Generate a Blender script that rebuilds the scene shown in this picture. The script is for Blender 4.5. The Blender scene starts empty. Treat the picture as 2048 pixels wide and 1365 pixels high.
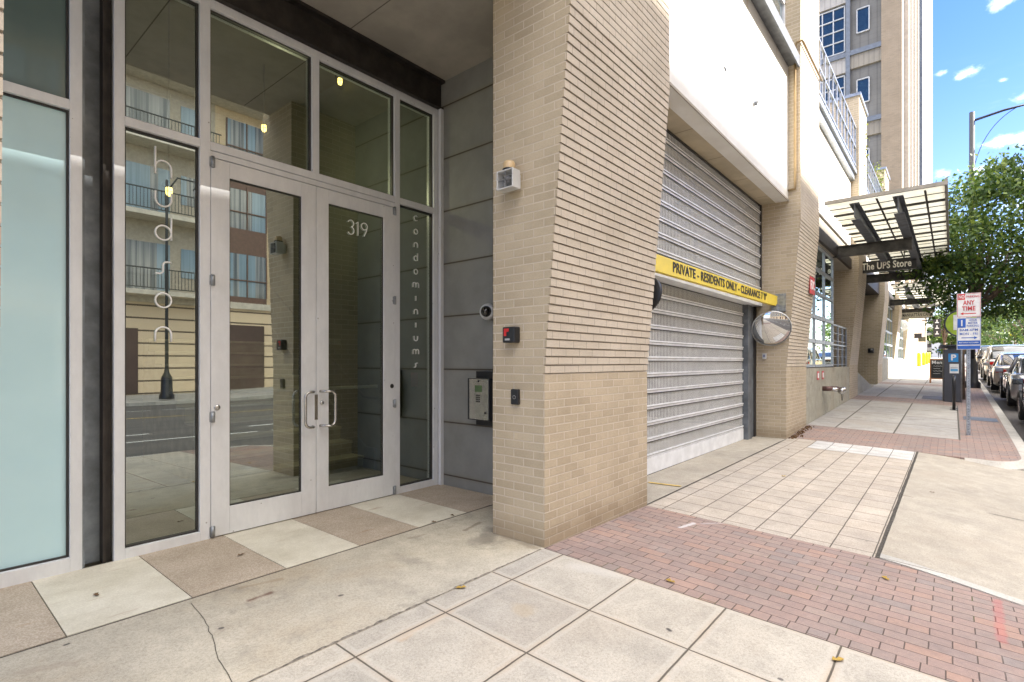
import bpy, bmesh, math, random
from mathutils import Vector, Matrix
R = math.radians
random.seed(7)
scene = bpy.context.scene
COL = scene.collection

# ------------------------------------------------------------ camera, light
TH = R(40.08); H = 1.45; F = 1047.0; CX = 1024.0; HY = 724.5
cam = bpy.data.cameras.new('camera'); camo = bpy.data.objects.new('camera', cam); COL.objects.link(camo)
camo.location = (0, 0, H); camo.rotation_euler = (R(90), 0, TH - R(90))
cam.sensor_width = 36; cam.lens = F / 2048 * 36; cam.shift_y = (HY - 682.5) / 2048
cam.clip_start = 0.05; cam.clip_end = 3000
scene.camera = camo
scene.view_settings.view_transform = 'Standard'; scene.view_settings.look = 'None'
scene.view_settings.gamma = 1; scene.view_settings.exposure = 2.68
SUN_AZ = R(157); SUN_EL = R(37)          # azimuth measured from +Y towards +X
to_sun = Vector((math.sin(SUN_AZ) * math.cos(SUN_EL), math.cos(SUN_AZ) * math.cos(SUN_EL), math.sin(SUN_EL)))
sl = bpy.data.lights.new('sun', 'SUN'); sl.energy = 3.4; sl.angle = R(0.53); sl.color = (1, 0.95, 0.88)
so = bpy.data.objects.new('sun', sl); COL.objects.link(so); so.location = (0, 0, 60)
so.rotation_euler = to_sun.to_track_quat('Z', 'Y').to_euler()

# ------------------------------------------------------------ tiny node language
class S:
    def __init__(s, nt, k): s.nt = nt; s.k = k
    def _m(s, op, *a, clamp=False):
        n = s.nt.nodes.new('ShaderNodeMath'); n.operation = op; n.use_clamp = clamp
        for i, v in enumerate((s,) + a):
            if isinstance(v, S): s.nt.links.new(v.k, n.inputs[i])
            else: n.inputs[i].default_value = v
        return S(s.nt, n.outputs[0])
    def __add__(s, o): return s._m('ADD', o)
    __radd__ = __add__
    def __sub__(s, o): return s._m('SUBTRACT', o)
    def __rsub__(s, o): return (s * -1) + o
    def __mul__(s, o): return s._m('MULTIPLY', o)
    __rmul__ = __mul__
    def __truediv__(s, o): return s._m('DIVIDE', o)
    def lt(s, o): return s._m('LESS_THAN', o)
    def gt(s, o): return s._m('GREATER_THAN', o)
    def abs(s): return s._m('ABSOLUTE')
    def fract(s): return s._m('FRACT')
    def floor(s): return s._m('FLOOR')
    def min(s, o): return s._m('MINIMUM', o)
    def max(s, o): return s._m('MAXIMUM', o)
    def pow(s, o): return s._m('POWER', o)
    def sqrt(s): return s._m('SQRT')
    def sat(s): return s._m('ADD', 0.0, clamp=True)
    def ss(s, a, b):
        n = s.nt.nodes.new('ShaderNodeMapRange'); n.interpolation_type = 'SMOOTHSTEP'
        s.nt.links.new(s.k, n.inputs[0]); n.inputs[1].default_value = a; n.inputs[2].default_value = b
        return S(s.nt, n.outputs[0])
class M:
    def __init__(m, name):
        m.mat = bpy.data.materials.new(name); m.mat.use_nodes = True; m.nt = m.mat.node_tree; m.nt.nodes.clear()
        m.out = m.nt.nodes.new('ShaderNodeOutputMaterial')
    def new(m, t): return m.nt.nodes.new('ShaderNode' + t)
    def put(m, sock, v):
        if isinstance(v, S): m.nt.links.new(v.k, sock)
        elif isinstance(v, (tuple, list)) and len(v) == 3 and sock.type == 'RGBA': sock.default_value = (*v, 1)
        else: sock.default_value = v
    def pos(m):
        tc = m.new('TexCoord'); m.P = S(m.nt, tc.outputs['Object'])
        sp = m.new('SeparateXYZ'); m.nt.links.new(tc.outputs['Object'], sp.inputs[0])
        m.x, m.y, m.z = [S(m.nt, o) for o in sp.outputs]; return m
    def vec(m, x=0.0, y=0.0, z=0.0):
        n = m.new('CombineXYZ')
        for i, v in enumerate((x, y, z)): m.put(n.inputs[i], v)
        return S(m.nt, n.outputs[0])
    def noise(m, v, scale, detail=3.0, rough=0.55, dist=0.0):
        n = m.new('TexNoise'); m.put(n.inputs['Vector'], v); n.inputs['Scale'].default_value = scale
        n.inputs['Detail'].default_value = detail; n.inputs['Roughness'].default_value = rough; n.inputs['Distortion'].default_value = dist
        return S(m.nt, n.outputs[0])
    def white(m, v):
        n = m.new('TexWhiteNoise'); n.noise_dimensions = '3D'; m.put(n.inputs['Vector'], v); return S(m.nt, n.outputs[0])
    def mix(m, f, a, b):
        n = m.new('Mix'); n.data_type = 'RGBA'; m.put(n.inputs[0], f); m.put(n.inputs[6], a); m.put(n.inputs[7], b)
        return S(m.nt, n.outputs[2])
    def mul(m, f, a, b):
        n = m.new('Mix'); n.data_type = 'RGBA'; n.blend_type = 'MULTIPLY'; m.put(n.inputs[0], f); m.put(n.inputs[6], a); m.put(n.inputs[7], b)
        return S(m.nt, n.outputs[2])
    def ramp(m, f, stops, const=False):
        n = m.new('ValToRGB'); m.put(n.inputs[0], f); cr = n.color_ramp
        if const: cr.interpolation = 'CONSTANT'
        while len(cr.elements) < len(stops): cr.elements.new(0.5)
        for e, (p, c) in zip(cr.elements, stops): e.position = p; e.color = (*c, 1)
        return S(m.nt, n.outputs[0])
    def bump(m, h, strength=0.5, dist=0.01):
        n = m.new('Bump'); n.inputs['Strength'].default_value = strength; n.inputs['Distance'].default_value = dist
        m.put(n.inputs['Height'], h); return S(m.nt, n.outputs[0])
    def pbr(m, col, rough=0.7, metal=0.0, normal=None, spec=0.5, coat=0.0, emit=None, es=0.0, trans=0.0, sub=None):
        p = m.new('BsdfPrincipled'); m.put(p.inputs['Base Color'], col); m.put(p.inputs['Roughness'], rough)
        m.put(p.inputs['Metallic'], metal); p.inputs['Specular IOR Level'].default_value = spec
        p.inputs['Coat Weight'].default_value = coat; p.inputs['Coat Roughness'].default_value = 0.04
        if normal is not None: m.put(p.inputs['Normal'], normal)
        if emit: p.inputs['Emission Color'].default_value = (*emit, 1); p.inputs['Emission Strength'].default_value = es
        m.nt.links.new(p.outputs[0], m.out.inputs[0]); m.p = p; return m.mat
def plain(name, c, rough=0.6, metal=0.0, var=0.15, scale=6.0, bump=0.0, **k):
    m = M(name).pos(); n = m.noise(m.P, scale, 5, 0.6)
    col = m.mix(n.ss(0.3, 0.75), tuple(v * (1 - var) for v in c), tuple(min(1, v * (1 + var * .7)) for v in c))
    nm = m.bump(m.noise(m.P, scale * 14, 3), bump, 0.004) if bump else None
    return m.pbr(col, rough, metal, nm, **k)

# ------------------------------------------------------------ world: sky with clouds
w = bpy.data.worlds.new('World'); scene.world = w; w.use_nodes = True; wt = w.node_tree; wt.nodes.clear()
class WM(M):
    def __init__(m): m.nt = wt
wm = WM(); wo = wt.nodes.new('ShaderNodeOutputWorld'); bg = wt.nodes.new('ShaderNodeBackground')
sky = wt.nodes.new('ShaderNodeTexSky'); sky.sky_type = 'NISHITA'; sky.sun_disc = False
sky.sun_elevation = SUN_EL; sky.sun_rotation = SUN_AZ; sky.air_density = 1.1; sky.dust_density = 0.6; sky.ozone_density = 2.2
gen = wt.nodes.new('ShaderNodeTexCoord'); sp = wt.nodes.new('ShaderNodeSeparateXYZ'); wt.links.new(gen.outputs['Generated'], sp.inputs[0])
dx, dy, dz = [S(wt, o) for o in sp.outputs]
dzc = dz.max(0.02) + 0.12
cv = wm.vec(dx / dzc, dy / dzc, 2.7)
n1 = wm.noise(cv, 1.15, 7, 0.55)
# direction: unseen heavy cloud added for ambient light, fair weather puffs down the street
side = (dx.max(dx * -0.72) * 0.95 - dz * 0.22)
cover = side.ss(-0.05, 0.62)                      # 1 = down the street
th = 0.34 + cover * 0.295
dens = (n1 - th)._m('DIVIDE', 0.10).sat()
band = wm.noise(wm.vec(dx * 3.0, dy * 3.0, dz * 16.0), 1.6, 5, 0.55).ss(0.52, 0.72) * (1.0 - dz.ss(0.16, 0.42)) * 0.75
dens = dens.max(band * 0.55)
n3_ = wm.noise(wm.vec(dx * 45, dy * 45, dz * 70), 1.0, 6, 0.6)
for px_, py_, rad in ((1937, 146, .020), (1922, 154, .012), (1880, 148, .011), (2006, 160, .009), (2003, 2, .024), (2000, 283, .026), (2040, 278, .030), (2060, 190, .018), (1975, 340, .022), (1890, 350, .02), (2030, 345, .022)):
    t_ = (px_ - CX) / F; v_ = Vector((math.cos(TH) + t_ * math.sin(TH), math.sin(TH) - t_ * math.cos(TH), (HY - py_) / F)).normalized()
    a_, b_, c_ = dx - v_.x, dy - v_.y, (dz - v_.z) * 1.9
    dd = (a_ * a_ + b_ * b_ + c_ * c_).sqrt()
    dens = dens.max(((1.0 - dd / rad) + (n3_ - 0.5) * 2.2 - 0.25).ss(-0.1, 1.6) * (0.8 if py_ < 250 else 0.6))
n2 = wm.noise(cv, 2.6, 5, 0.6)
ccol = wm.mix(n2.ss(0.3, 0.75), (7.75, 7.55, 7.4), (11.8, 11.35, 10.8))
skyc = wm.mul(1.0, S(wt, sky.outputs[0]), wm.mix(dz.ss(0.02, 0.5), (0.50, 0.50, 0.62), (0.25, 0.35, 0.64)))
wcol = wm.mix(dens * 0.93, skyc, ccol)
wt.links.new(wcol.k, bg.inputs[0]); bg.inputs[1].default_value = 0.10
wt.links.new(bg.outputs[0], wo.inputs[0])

# ------------------------------------------------------------ ground height
GP = [(-60, 0), (3.28, 0), (5.1, -.04), (11.0, -.03), (12.85, .08), (19.4, .30), (27, .53), (53, 1.12), (105, 2.05), (320, 4.2), (1500, 6)]
def g(x):
    for (a, za), (b, zb) in zip(GP, GP[1:]):
        if x <= b: return za + (zb - za) * (x - a) / (b - a)
    return GP[-1][1]
def gz(x, y):
    yy = min(y, 2.43)
    return g(x) - .035 * (2.43 - max(yy, -1.1))
CURB = -1.0
def road_z(x, y): return gz(x, CURB) - .13 + (.02 * min(CURB - y, 7) if y > -8.1 else .02 * max(0, 7 - (-8.1 - y)))
def unproj(px, py, Y=None, X=None, z=None, d=None):
    t = (px - CX) / F; c, s = math.cos(TH), math.sin(TH)
    if Y is not None: d = Y / (s - t * c)
    elif X is not None: d = X / (c + t * s)
    elif z is not None: d = (H - z) * F / (py - HY)
    return Vector((d * (c + t * s), d * (s - t * c), H - (py - HY) * d / F))
def XD(px, Y=4.65): return unproj(px, 0, Y=Y).x

# ------------------------------------------------------------ mesh builder
class MB:
    def __init__(s): s.v = []; s.f = []; s.mi = []; s.sm = []
    def add(s, vs, fs, mi=0, smooth=False):
        b = len(s.v); s.v += [tuple(v) for v in vs]
        for f in fs: s.f.append(tuple(b + i for i in f)); s.mi.append(mi); s.sm.append(smooth)
        return s
    def quad(s, a, b, c, d, mi=0): return s.add((a, b, c, d), ((0, 1, 2, 3),), mi)
    def box(s, x0, x1, y0, y1, z0, z1, mi=0):
        vs = [(x, y, z) for z in (z0, z1) for y in (y0, y1) for x in (x0, x1)]
        return s.add(vs, ((0, 2, 3, 1), (4, 5, 7, 6), (0, 1, 5, 4), (2, 6, 7, 3), (0, 4, 6, 2), (1, 3, 7, 5)), mi)
    def obox(s, c, ax, ay, az, mi=0):       # oriented box by half vectors
        c, ax, ay, az = map(Vector, (c, ax, ay, az))
        vs = [c + ax * i + ay * j + az * k for k in (-1, 1) for j in (-1, 1) for i in (-1, 1)]
        return s.add(vs, ((0, 2, 3, 1), (4, 5, 7, 6), (0, 1, 5, 4), (2, 6, 7, 3), (0, 4, 6, 2), (1, 3, 7, 5)), mi)
    def tube(s, pts, r, n=10, mi=0, caps=True, smooth=True):
        pts = [Vector(p) for p in pts]
        if not isinstance(r, (list, tuple)): pts = [p for i, p in enumerate(pts) if i == 0 or (p - pts[i - 1]).length > 1e-6]
        rs = r if isinstance(r, (list, tuple)) else [r] * len(pts)
        b = len(s.v); prev = None
        for i, p in enumerate(pts):
            t = (pts[min(i + 1, len(pts) - 1)] - pts[max(i - 1, 0)]).normalized()
            if prev is None:
                u = t.cross(Vector((0, 0, 1)));
                if u.length < .05: u = t.cross(Vector((1, 0, 0)))
                u.normalize()
            else:
                u = (prev - t * prev.dot(t)).normalized()
            prev = u; v = t.cross(u)
            for k in range(n):
                a = 2 * math.pi * k / n; s.v.append(tuple(p + (u * math.cos(a) + v * math.sin(a)) * rs[i]))
        for i in range(len(pts) - 1):
            for k in range(n):
                a = b + i * n + k; c = b + i * n + (k + 1) % n
                s.f.append((a, a + n, c + n, c)); s.mi.append(mi); s.sm.append(smooth)
        if caps:
            s.f.append(tuple(b + k for k in range(n))); s.mi.append(mi); s.sm.append(False)
            e = b + (len(pts) - 1) * n
            s.f.append(tuple(e + k for k in reversed(range(n)))); s.mi.append(mi); s.sm.append(False)
        return s
    def lathe(s, c, axis, prof, n=24, mi=0):    # prof: list (r, h) along axis
        c = Vector(c); a = Vector(axis).normalized(); u = a.cross(Vector((0, 0, 1)))
        if u.length < .05: u = a.cross(Vector((1, 0, 0)))
        u.normalize(); v = a.cross(u); b = len(s.v)
        for r, h in prof:
            for k in range(n):
                t = 2 * math.pi * k / n; s.v.append(tuple(c + a * h + (u * math.cos(t) + v * math.sin(t)) * max(r, 1e-4)))
        for i in range(len(prof) - 1):
            for k in range(n):
                p = b + i * n + k; q = b + i * n + (k + 1) % n
                s.f.append((p, q, q + n, p + n)); s.mi.append(mi); s.sm.append(True)
        return s
    def prism(s, poly, axis, a0, a1, mi=0):     # poly in the two other axes; axis 'x','y','z'
        def mk(p, a): return {'x': (a, p[0], p[1]), 'y': (p[0], a, p[1]), 'z': (p[0], p[1], a)}[axis]
        n = len(poly); vs = [mk(p, a0) for p in poly] + [mk(p, a1) for p in poly]
        fs = [tuple(range(n)), tuple(reversed(range(n, 2 * n)))] + [(i, i + n, (i + 1) % n + n, (i + 1) % n) for i in range(n)]
        return s.add(vs, fs, mi)
    def build(s, name, mats, parent=None, local=False, bevel=0, recalc=True):
        me = bpy.data.meshes.new(name); me.from_pydata(s.v, [], s.f)
        for m in (mats if isinstance(mats, (list, tuple)) else [mats]): me.materials.append(m)
        for p, mi, sm in zip(me.polygons, s.mi, s.sm): p.material_index = mi; p.use_smooth = sm
        if recalc:
            bm = bmesh.new(); bm.from_mesh(me); bmesh.ops.recalc_face_normals(bm, faces=bm.faces); bm.to_mesh(me); bm.free()
        me.update(); o = bpy.data.objects.new(name, me); COL.objects.link(o)
        if parent is not None:
            o.parent = parent
            if not local:
                L = Vector((0, 0, 0)); q = parent
                while q is not None: L += q.location; q = q.parent
                o.location = -L
        if bevel:
            md = o.modifiers.new('bevel', 'BEVEL'); md.width = bevel; md.segments = 2; md.limit_method = 'ANGLE'; md.angle_limit = R(40)
        return o
def tag(o, label=None, cat=None, group=None, kind=None):
    for k, v in (('label', label), ('category', cat), ('group', group), ('kind', kind)):
        if v: o[k] = v
    return o
def thing(name, loc, label, cat, group=None, rz=0):
    o = bpy.data.objects.new(name, None); COL.objects.link(o); o.location = loc; o.rotation_euler.z = rz
    o.empty_display_size = .2
    return tag(o, label, cat, group)
def sub(o_parent, mb, name, mat, **k): return mb.build(name, mat, o_parent, **k)
def copy_tree(o, parent=None):
    c = o.copy(); COL.objects.link(c)
    if parent: c.parent = parent
    for ch in [q for q in bpy.data.objects if q.parent == o]: copy_tree(ch, c)
    return c
def text_mesh(body, size, mat, name, parent, origin, right, up, depth=.002, align='CENTER', width=None, local=False, bold=0.0, shear=0.0):
    cu = bpy.data.curves.new('t', 'FONT'); cu.body = body; cu.size = size; cu.align_x = align; cu.align_y = 'CENTER'
    cu.extrude = depth; cu.offset = bold; cu.resolution_u = 3; cu.shear = shear; cu.space_character = 1.05
    ob = bpy.data.objects.new('t', cu); COL.objects.link(ob)
    dg = bpy.context.evaluated_depsgraph_get(); me = bpy.data.meshes.new_from_object(ob.evaluated_get(dg))
    bpy.data.objects.remove(ob)
    xs = [v.co.x for v in me.vertices]; k = 1
    if width and xs: k = width / (max(xs) - min(xs))
    right, up = Vector(right).normalized(), Vector(up).normalized(); nn = right.cross(up); origin = Vector(origin)
    off = Vector((0, 0, 0))
    if parent is not None and not local:
        q = parent
        while q is not None: off += q.location; q = q.parent
    for v in me.vertices: v.co = origin + right * v.co.x * k + up * v.co.y + nn * v.co.z
    me.materials.clear(); me.materials.append(mat); me.name = name
    o = bpy.data.objects.new(name, me); COL.objects.link(o)
    if parent is not None: o.parent = parent; o.location = -off
    return o

# ------------------------------------------------------------ materials
CR = .0677; BL = .2032
def brick_mat(name, cols, mortar, msize=.005, bump=.6, rough=.85, row=CR, length=BL, ox=0.0, stain=.55, ground_dirt=True):
    m = M(name).pos(); ge = m.new('NewGeometry'); sn = m.new('SeparateXYZ'); m.nt.links.new(ge.outputs['Normal'], sn.inputs[0])
    nx = S(m.nt, sn.outputs[0]).abs().gt(.5)
    u = m.x * (1.0 - nx) + m.y * nx + ox
    b = m.new('TexBrick'); m.put(b.inputs['Vector'], m.vec(u, m.z + row * 200)); b.offset = .5; b.squash = 1
    b.inputs['Scale'].default_value = 1; b.inputs['Mortar Size'].default_value = msize; b.inputs['Mortar Smooth'].default_value = .25
    b.inputs['Brick Width'].default_value = length; b.inputs['Row Height'].default_value = row
    b.inputs['Color1'].default_value = (0, 0, 0, 1); b.inputs['Color2'].default_value = (1, 1, 1, 1); b.inputs['Mortar'].default_value = (.5, .5, .5, 1)
    n = len(cols); bc = m.ramp(S(m.nt, b.outputs['Color']), [(i / max(1, n - 1), c) for i, c in enumerate(cols)])
    fine = m.noise(m.vec(u, m.z * 3, m.y), 45, 4, .7); big = m.noise(m.vec(u, m.z), 1.3, 5, .6)
    bc = m.mul(.5, bc, m.ramp(fine, [(.25, (.72, .72, .72)), (.75, (1.15, 1.14, 1.12))]))
    bc = m.mul(stain, bc, m.ramp(big, [(.3, (.7, .68, .64)), (.65, (1.08, 1.07, 1.06))]))
    fac = S(m.nt, b.outputs['Fac'])
    col = m.mix(fac * .9, bc, mortar)
    if ground_dirt:
        d = (1.0 - (m.z + m.noise(m.vec(u, m.z), 5, 3) * .16).ss(.10, .34)) * .45
        col = m.mul(d, col, (.45, .38, .3))
    hb = (1.0 - fac) + fine * .25
    return m.pbr(col, rough, 0, m.bump(hb, bump, .006), spec=.25)
TAN = [(.45, .372, .262), (.48, .40, .285), (.505, .42, .302), (.525, .44, .315), (.49, .41, .292)]
brick = brick_mat('tan brick', TAN, (.60, .52, .41), msize=.0055, bump=1.0)
brick_lean = brick_mat('corbelled pale brick', [(.54, .47, .37), (.57, .50, .40), (.585, .515, .415), (.555, .485, .385)], (.15, .115, .085), msize=.0022, stain=.4, ground_dirt=False)
brick_cream = brick_mat('cream brick', [(.30, .245, .18), (.35, .285, .21), (.325, .265, .195)], (.24, .20, .155), msize=.006, ground_dirt=False)
brick_across = brick_mat('golden brick', [(.66, .50, .31), (.74, .59, .39), (.70, .54, .35)], (.50, .40, .28), msize=.008, ground_dirt=False)

def concrete_mat(name, c, square=None, x0=3.28, y0=2.255, jw=.0045, speck=.5, warm=(.45, .36, .26), stainf=.5, band=True, dabs=()):
    m = M(name).pos()
    n1 = m.noise(m.P, .9, 6, .62); n2 = m.noise(m.P, 75, 4, .8); n3 = m.noise(m.P, 5, 5, .65); n4 = m.noise(m.P, 240, 2, .6)
    col = m.mix(n3.ss(.25, .8), tuple(v * .86 for v in c), tuple(v * 1.1 for v in c))
    col = m.mul(.6, col, m.ramp(m.noise(m.P, .55, 6, .7), [(.3, (.74, .73, .71)), (.62, (1.1, 1.09, 1.07))]))
    col = m.mix(n1.ss(.46, .68) * stainf, col, tuple((a * .55 + b * .35) for a, b in zip(c, warm)))
    col = m.mix(m.noise(m.P, 2.3, 5, .7, .4).ss(.53, .68) * stainf * .7, col, tuple(v * .62 for v in c))
    col = m.mul(speck, col, m.ramp(n4, [(.3, (.55, .55, .56)), (.5, (1, 1, 1)), (.7, (1.18, 1.17, 1.15))]))
    col = m.mul(speck, col, m.ramp(n2, [(.32, (.5, .49, .47)), (.5, (1, 1, 1)), (.68, (1.3, 1.28, 1.24))]))
    # gum spots and small dark flecks
    vo = m.new('TexVoronoi'); m.put(vo.inputs['Vector'], m.vec(m.x, m.y * .8)); vo.inputs['Scale'].default_value = 2.1
    gum = S(m.nt, vo.outputs['Distance']).lt(.034) * m.noise(m.P, 3.1, 1).gt(.5)
    col = m.mix(gum * .75, col, (.07, .06, .06))
    for (x0_, y0_, x1_, y1_, rad, dc, kk) in dabs:
        L2 = (x1_ - x0_) ** 2 + (y1_ - y0_) ** 2
        t = (((m.x - x0_) * (x1_ - x0_) + (m.y - y0_) * (y1_ - y0_)) / L2).sat()
        ddx = m.x - x0_ - t * (x1_ - x0_); ddy = m.y - y0_ - t * (y1_ - y0_)
        dd = (ddx * ddx + ddy * ddy).sqrt() + (n3 - .5) * rad * 2.2
        col = m.mix((1.0 - dd.ss(rad * .2, rad)) * kk, col, dc)
    hgt = n2 * .3 + n3 * .4
    if square:
        sx, sy = square; wob = (m.noise(m.P, 7, 2) - .5) * .006
        fx = ((m.x - x0 + wob) / sx).fract(); fy = ((m.y - y0 + wob) / sy).fract()
        ex = fx.min(1.0 - fx) * sx; ey = fy.min(1.0 - fy) * sy; e = ex.min(ey)
        cell = m.white(m.vec(((m.x - x0) / sx).floor(), ((m.y - y0) / sy).floor(), 3.3))
        col = m.mul(.55 if band else .32, col, m.ramp(cell, [(0, (.78, .78, .79)), (.5, (.96, .95, .93)), (1, (1.1, 1.07, 1.02))]))
        if band:
            col = m.mix((1.0 - e.ss(.035, .05)) * .35, col, tuple(v * 1.12 for v in c))
            col = m.mix((1.0 - e.ss(.0, .045)) * .9 * (n3 - .3).sat() * 1.6, col, (.40, .29, .19))
        jm = 1.0 - e.ss(jw * .6, jw * 1.6)
        col = m.mix(jm * .88, col, (.07, .06, .045)); hgt = hgt - jm * 3
    return m.pbr(col, .88, 0, m.bump(hgt, .5, .004), spec=.25)
def up_(px, py): q = unproj(px, py, z=.0); return q.x, q.y
SLAB_DABS = [(*up_(500, 1202), *up_(540, 1188), .035, (.12, .05, .035), .75), (*up_(958, 1082), *up_(985, 1060), .13, (.19, .17, .14), .6), (*up_(1010, 1075), *up_(1070, 1098), .05, (.22, .18, .13), .5),
    (*up_(480, 1178), *up_(560, 1160), .03, (.25, .17, .09), .35), (*up_(680, 1193), *up_(684, 1192), .016, (.06, .05, .05), .8), (*up_(440, 1259), *up_(444, 1258), .014, (.06, .05, .05), .8), (*up_(130, 1292), *up_(136, 1290), .014, (.04, .04, .04), .9),
    (*up_(820, 1078), *up_(850, 1070), .03, (.2, .16, .12), .4), (*up_(60, 1345), *up_(140, 1330), .06, (.27, .21, .15), .35), (*up_(930, 1062), *up_(960, 1046), .03, (.13, .09, .06), .5)]
SIDE_DABS = [(*up_(1336, 1243), *up_(1340, 1246), .016, (.05, .045, .045), .9), (*up_(1632, 1350), *up_(1640, 1352), .016, (.05, .045, .045), .9), (*up_(1150, 1130), *up_(1240, 1140), .12, (.56, .54, .50), .4), (*up_(1040, 1212), *up_(1050, 1216), .10, (.46, .37, .25), .45), (*up_(800, 1275), *up_(900, 1220), .04, (.45, .31, .19), .45)]
sidewalk_m = concrete_mat('sidewalk concrete squares', (.47, .435, .375), (.6, .6), dabs=SIDE_DABS)
slab_m = concrete_mat('worn entrance slab', (.50, .455, .37), None, dabs=SLAB_DABS, stainf=1.0, warm=(.40, .30, .18))
drive_m = concrete_mat('scored driveway concrete', (.48, .425, .36), (.32, .295), x0=5.16, y0=.49, jw=.004, band=False, stainf=.4)
apron_m = concrete_mat('broomed apron concrete', (.42, .38, .315), None, stainf=.45)
wall_conc = concrete_mat('poured concrete wall', (.42, .40, .33), None, stainf=1.0)
curb_m = concrete_mat('curb concrete', (.50, .48, .44), (1.8, 40), y0=-30, stainf=.4, band=False)
far_walk_m = concrete_mat('far sidewalk concrete', (.42, .40, .37), (1.55, 1.0), x0=12.9, y0=-.1, jw=.012, band=False, stainf=.6)
joint_m = plain('dark joint filler', (.08, .07, .055), .95, var=.5, scale=30, bump=.5)

def paver_mat(name, cols, ox=0.0, swap=False):
    m = M(name).pos()
    wob = (m.noise(m.P, 9, 2) - .5) * .006
    b = m.new('TexBrick'); m.put(b.inputs['Vector'], m.vec((m.x if swap else m.y) + 20 + wob, (m.y if swap else m.x) + 20 - 3.385 + ox + wob)); b.offset = .5
    b.inputs['Scale'].default_value = 1; b.inputs['Mortar Size'].default_value = .0035; b.inputs['Mortar Smooth'].default_value = .3
    b.inputs['Brick Width'].default_value = .2; b.inputs['Row Height'].default_value = .1
    b.inputs['Color1'].default_value = (0, 0, 0, 1); b.inputs['Color2'].default_value = (1, 1, 1, 1); b.inputs['Mortar'].default_value = (.5, .5, .5, 1)
    rnd = S(m.nt, b.outputs['Color']); n = len(cols)
    c = m.ramp(rnd, [(i / (n - 1), q) for i, q in enumerate(cols)])
    sp = m.noise(m.P, 190, 3, .7); mid = m.noise(m.P, 22, 4, .7); big = m.noise(m.P, 1.2, 5)
    c = m.mul(.75, c, m.ramp(mid, [(.25, (.80, .82, .85)), (.7, (1.12, 1.08, 1.05))]))
    c = m.mix(sp.ss(.6, .74) * .5, c, (.52, .46, .43)); c = m.mul((1 - 0.0) * .5, c, m.ramp(sp, [(.25, (.6, .6, .6)), (.5, (1, 1, 1))]))
    c = m.mul(.5, c, m.ramp(big, [(.3, (.75, .75, .76)), (.7, (1.12, 1.1, 1.08))]))
    fac = S(m.nt, b.outputs['Fac'])
    moss = m.noise(m.P, 3.5, 4).ss(.55, .7)
    jc = m.mix(moss * .8, (.075, .055, .045), (.07, .085, .02))
    c = m.mix(fac * .9, c, jc)
    vo = m.new('TexVoronoi'); m.put(vo.inputs['Vector'], m.vec(m.x, m.y)); vo.inputs['Scale'].default_value = 1.9
    c = m.mix(S(m.nt, vo.outputs['Distance']).lt(.026) * .8, c, (.06, .055, .055))
    c = m.mix(m.noise(m.vec(m.x * .7, m.y * 1.4), 1.3, 5, .7).ss(.55, .75) * .3, c, (.40, .36, .33))
    c = m.mix(m.noise(m.vec(m.x * 1.1, m.y * .6), 2.1, 5, .7, .5).ss(.6, .72) * .35, c, (.13, .10, .09))
    # sprayed utility marks
    def dab(x0, y0, x1, y1, rad, col, k):
        nonlocal c
        L2 = (x1 - x0) ** 2 + (y1 - y0) ** 2
        t = (((m.x - x0) * (x1 - x0) + (m.y - y0) * (y1 - y0)) / L2).sat()
        ddx = m.x - x0 - t * (x1 - x0); ddy = m.y - y0 - t * (y1 - y0)
        dd = (ddx * ddx + ddy * ddy).sqrt() + (mid - .5) * rad * 1.3
        c = m.mix((1.0 - dd.ss(rad * .3, rad)) * k, c, col)
    if not swap:
        a, b2 = unproj(2003, 1280, z=-.1), unproj(1995, 1190, z=-.1); dab(a.x, a.y, b2.x, b2.y, .035, (.50, .10, .09), .32)
        a, b2 = unproj(1360, 1056, z=-.05), unproj(1388, 1046, z=-.05); dab(a.x, a.y, b2.x, b2.y, .03, (.6, .58, .57), .7)
        a, b2 = unproj(1405, 1046, z=-.05), unproj(1450, 1043, z=-.05); dab(a.x, a.y, b2.x, b2.y, .03, (.5, .48, .48), .35)
    return m.pbr(c, .8, 0, m.bump((1.0 - fac) + sp * .25, .6, .005), spec=.3)
PAV = [(.29, .215, .185), (.325, .235, .20), (.275, .222, .195), (.305, .228, .198), (.355, .24, .19), (.262, .222, .203), (.30, .22, .19), (.315, .245, .21)]
paver_m = paver_mat('red clay pavers', PAV)
paver_edge_m = paver_mat('red clay edge pavers', PAV, .06, swap=True)

def terrazzo(name, base, chip, dark):
    m = M(name).pos(); n = m.noise(m.P, 130, 3, .75); n2 = m.noise(m.P, 260, 2, .7); big = m.noise(m.P, 2.2, 5, .65)
    c = m.mix(n.ss(.42, .62), base, chip); c = m.mix(n2.ss(.6, .7) * .6, c, dark)
    c = m.mul(.7, c, m.ramp(big, [(.3, (.72, .69, .62)), (.65, (1.06, 1.06, 1.05))]))
    streak = m.noise(m.vec(m.x * 2, m.y * 14, 0), 1.4, 4).ss(.62, .75) * .45
    c = m.mix(streak, c, (.36, .2, .09))
    return m.pbr(c, .75, 0, m.bump(n, .3, .003), spec=.3)
tile_white = terrazzo('pale pebble tile', (.66, .615, .51), (.75, .71, .60), (.30, .27, .2))
tile_tan = terrazzo('tan pebble tile', (.41, .335, .26), (.58, .50, .405), (.13, .09, .07))

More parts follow.
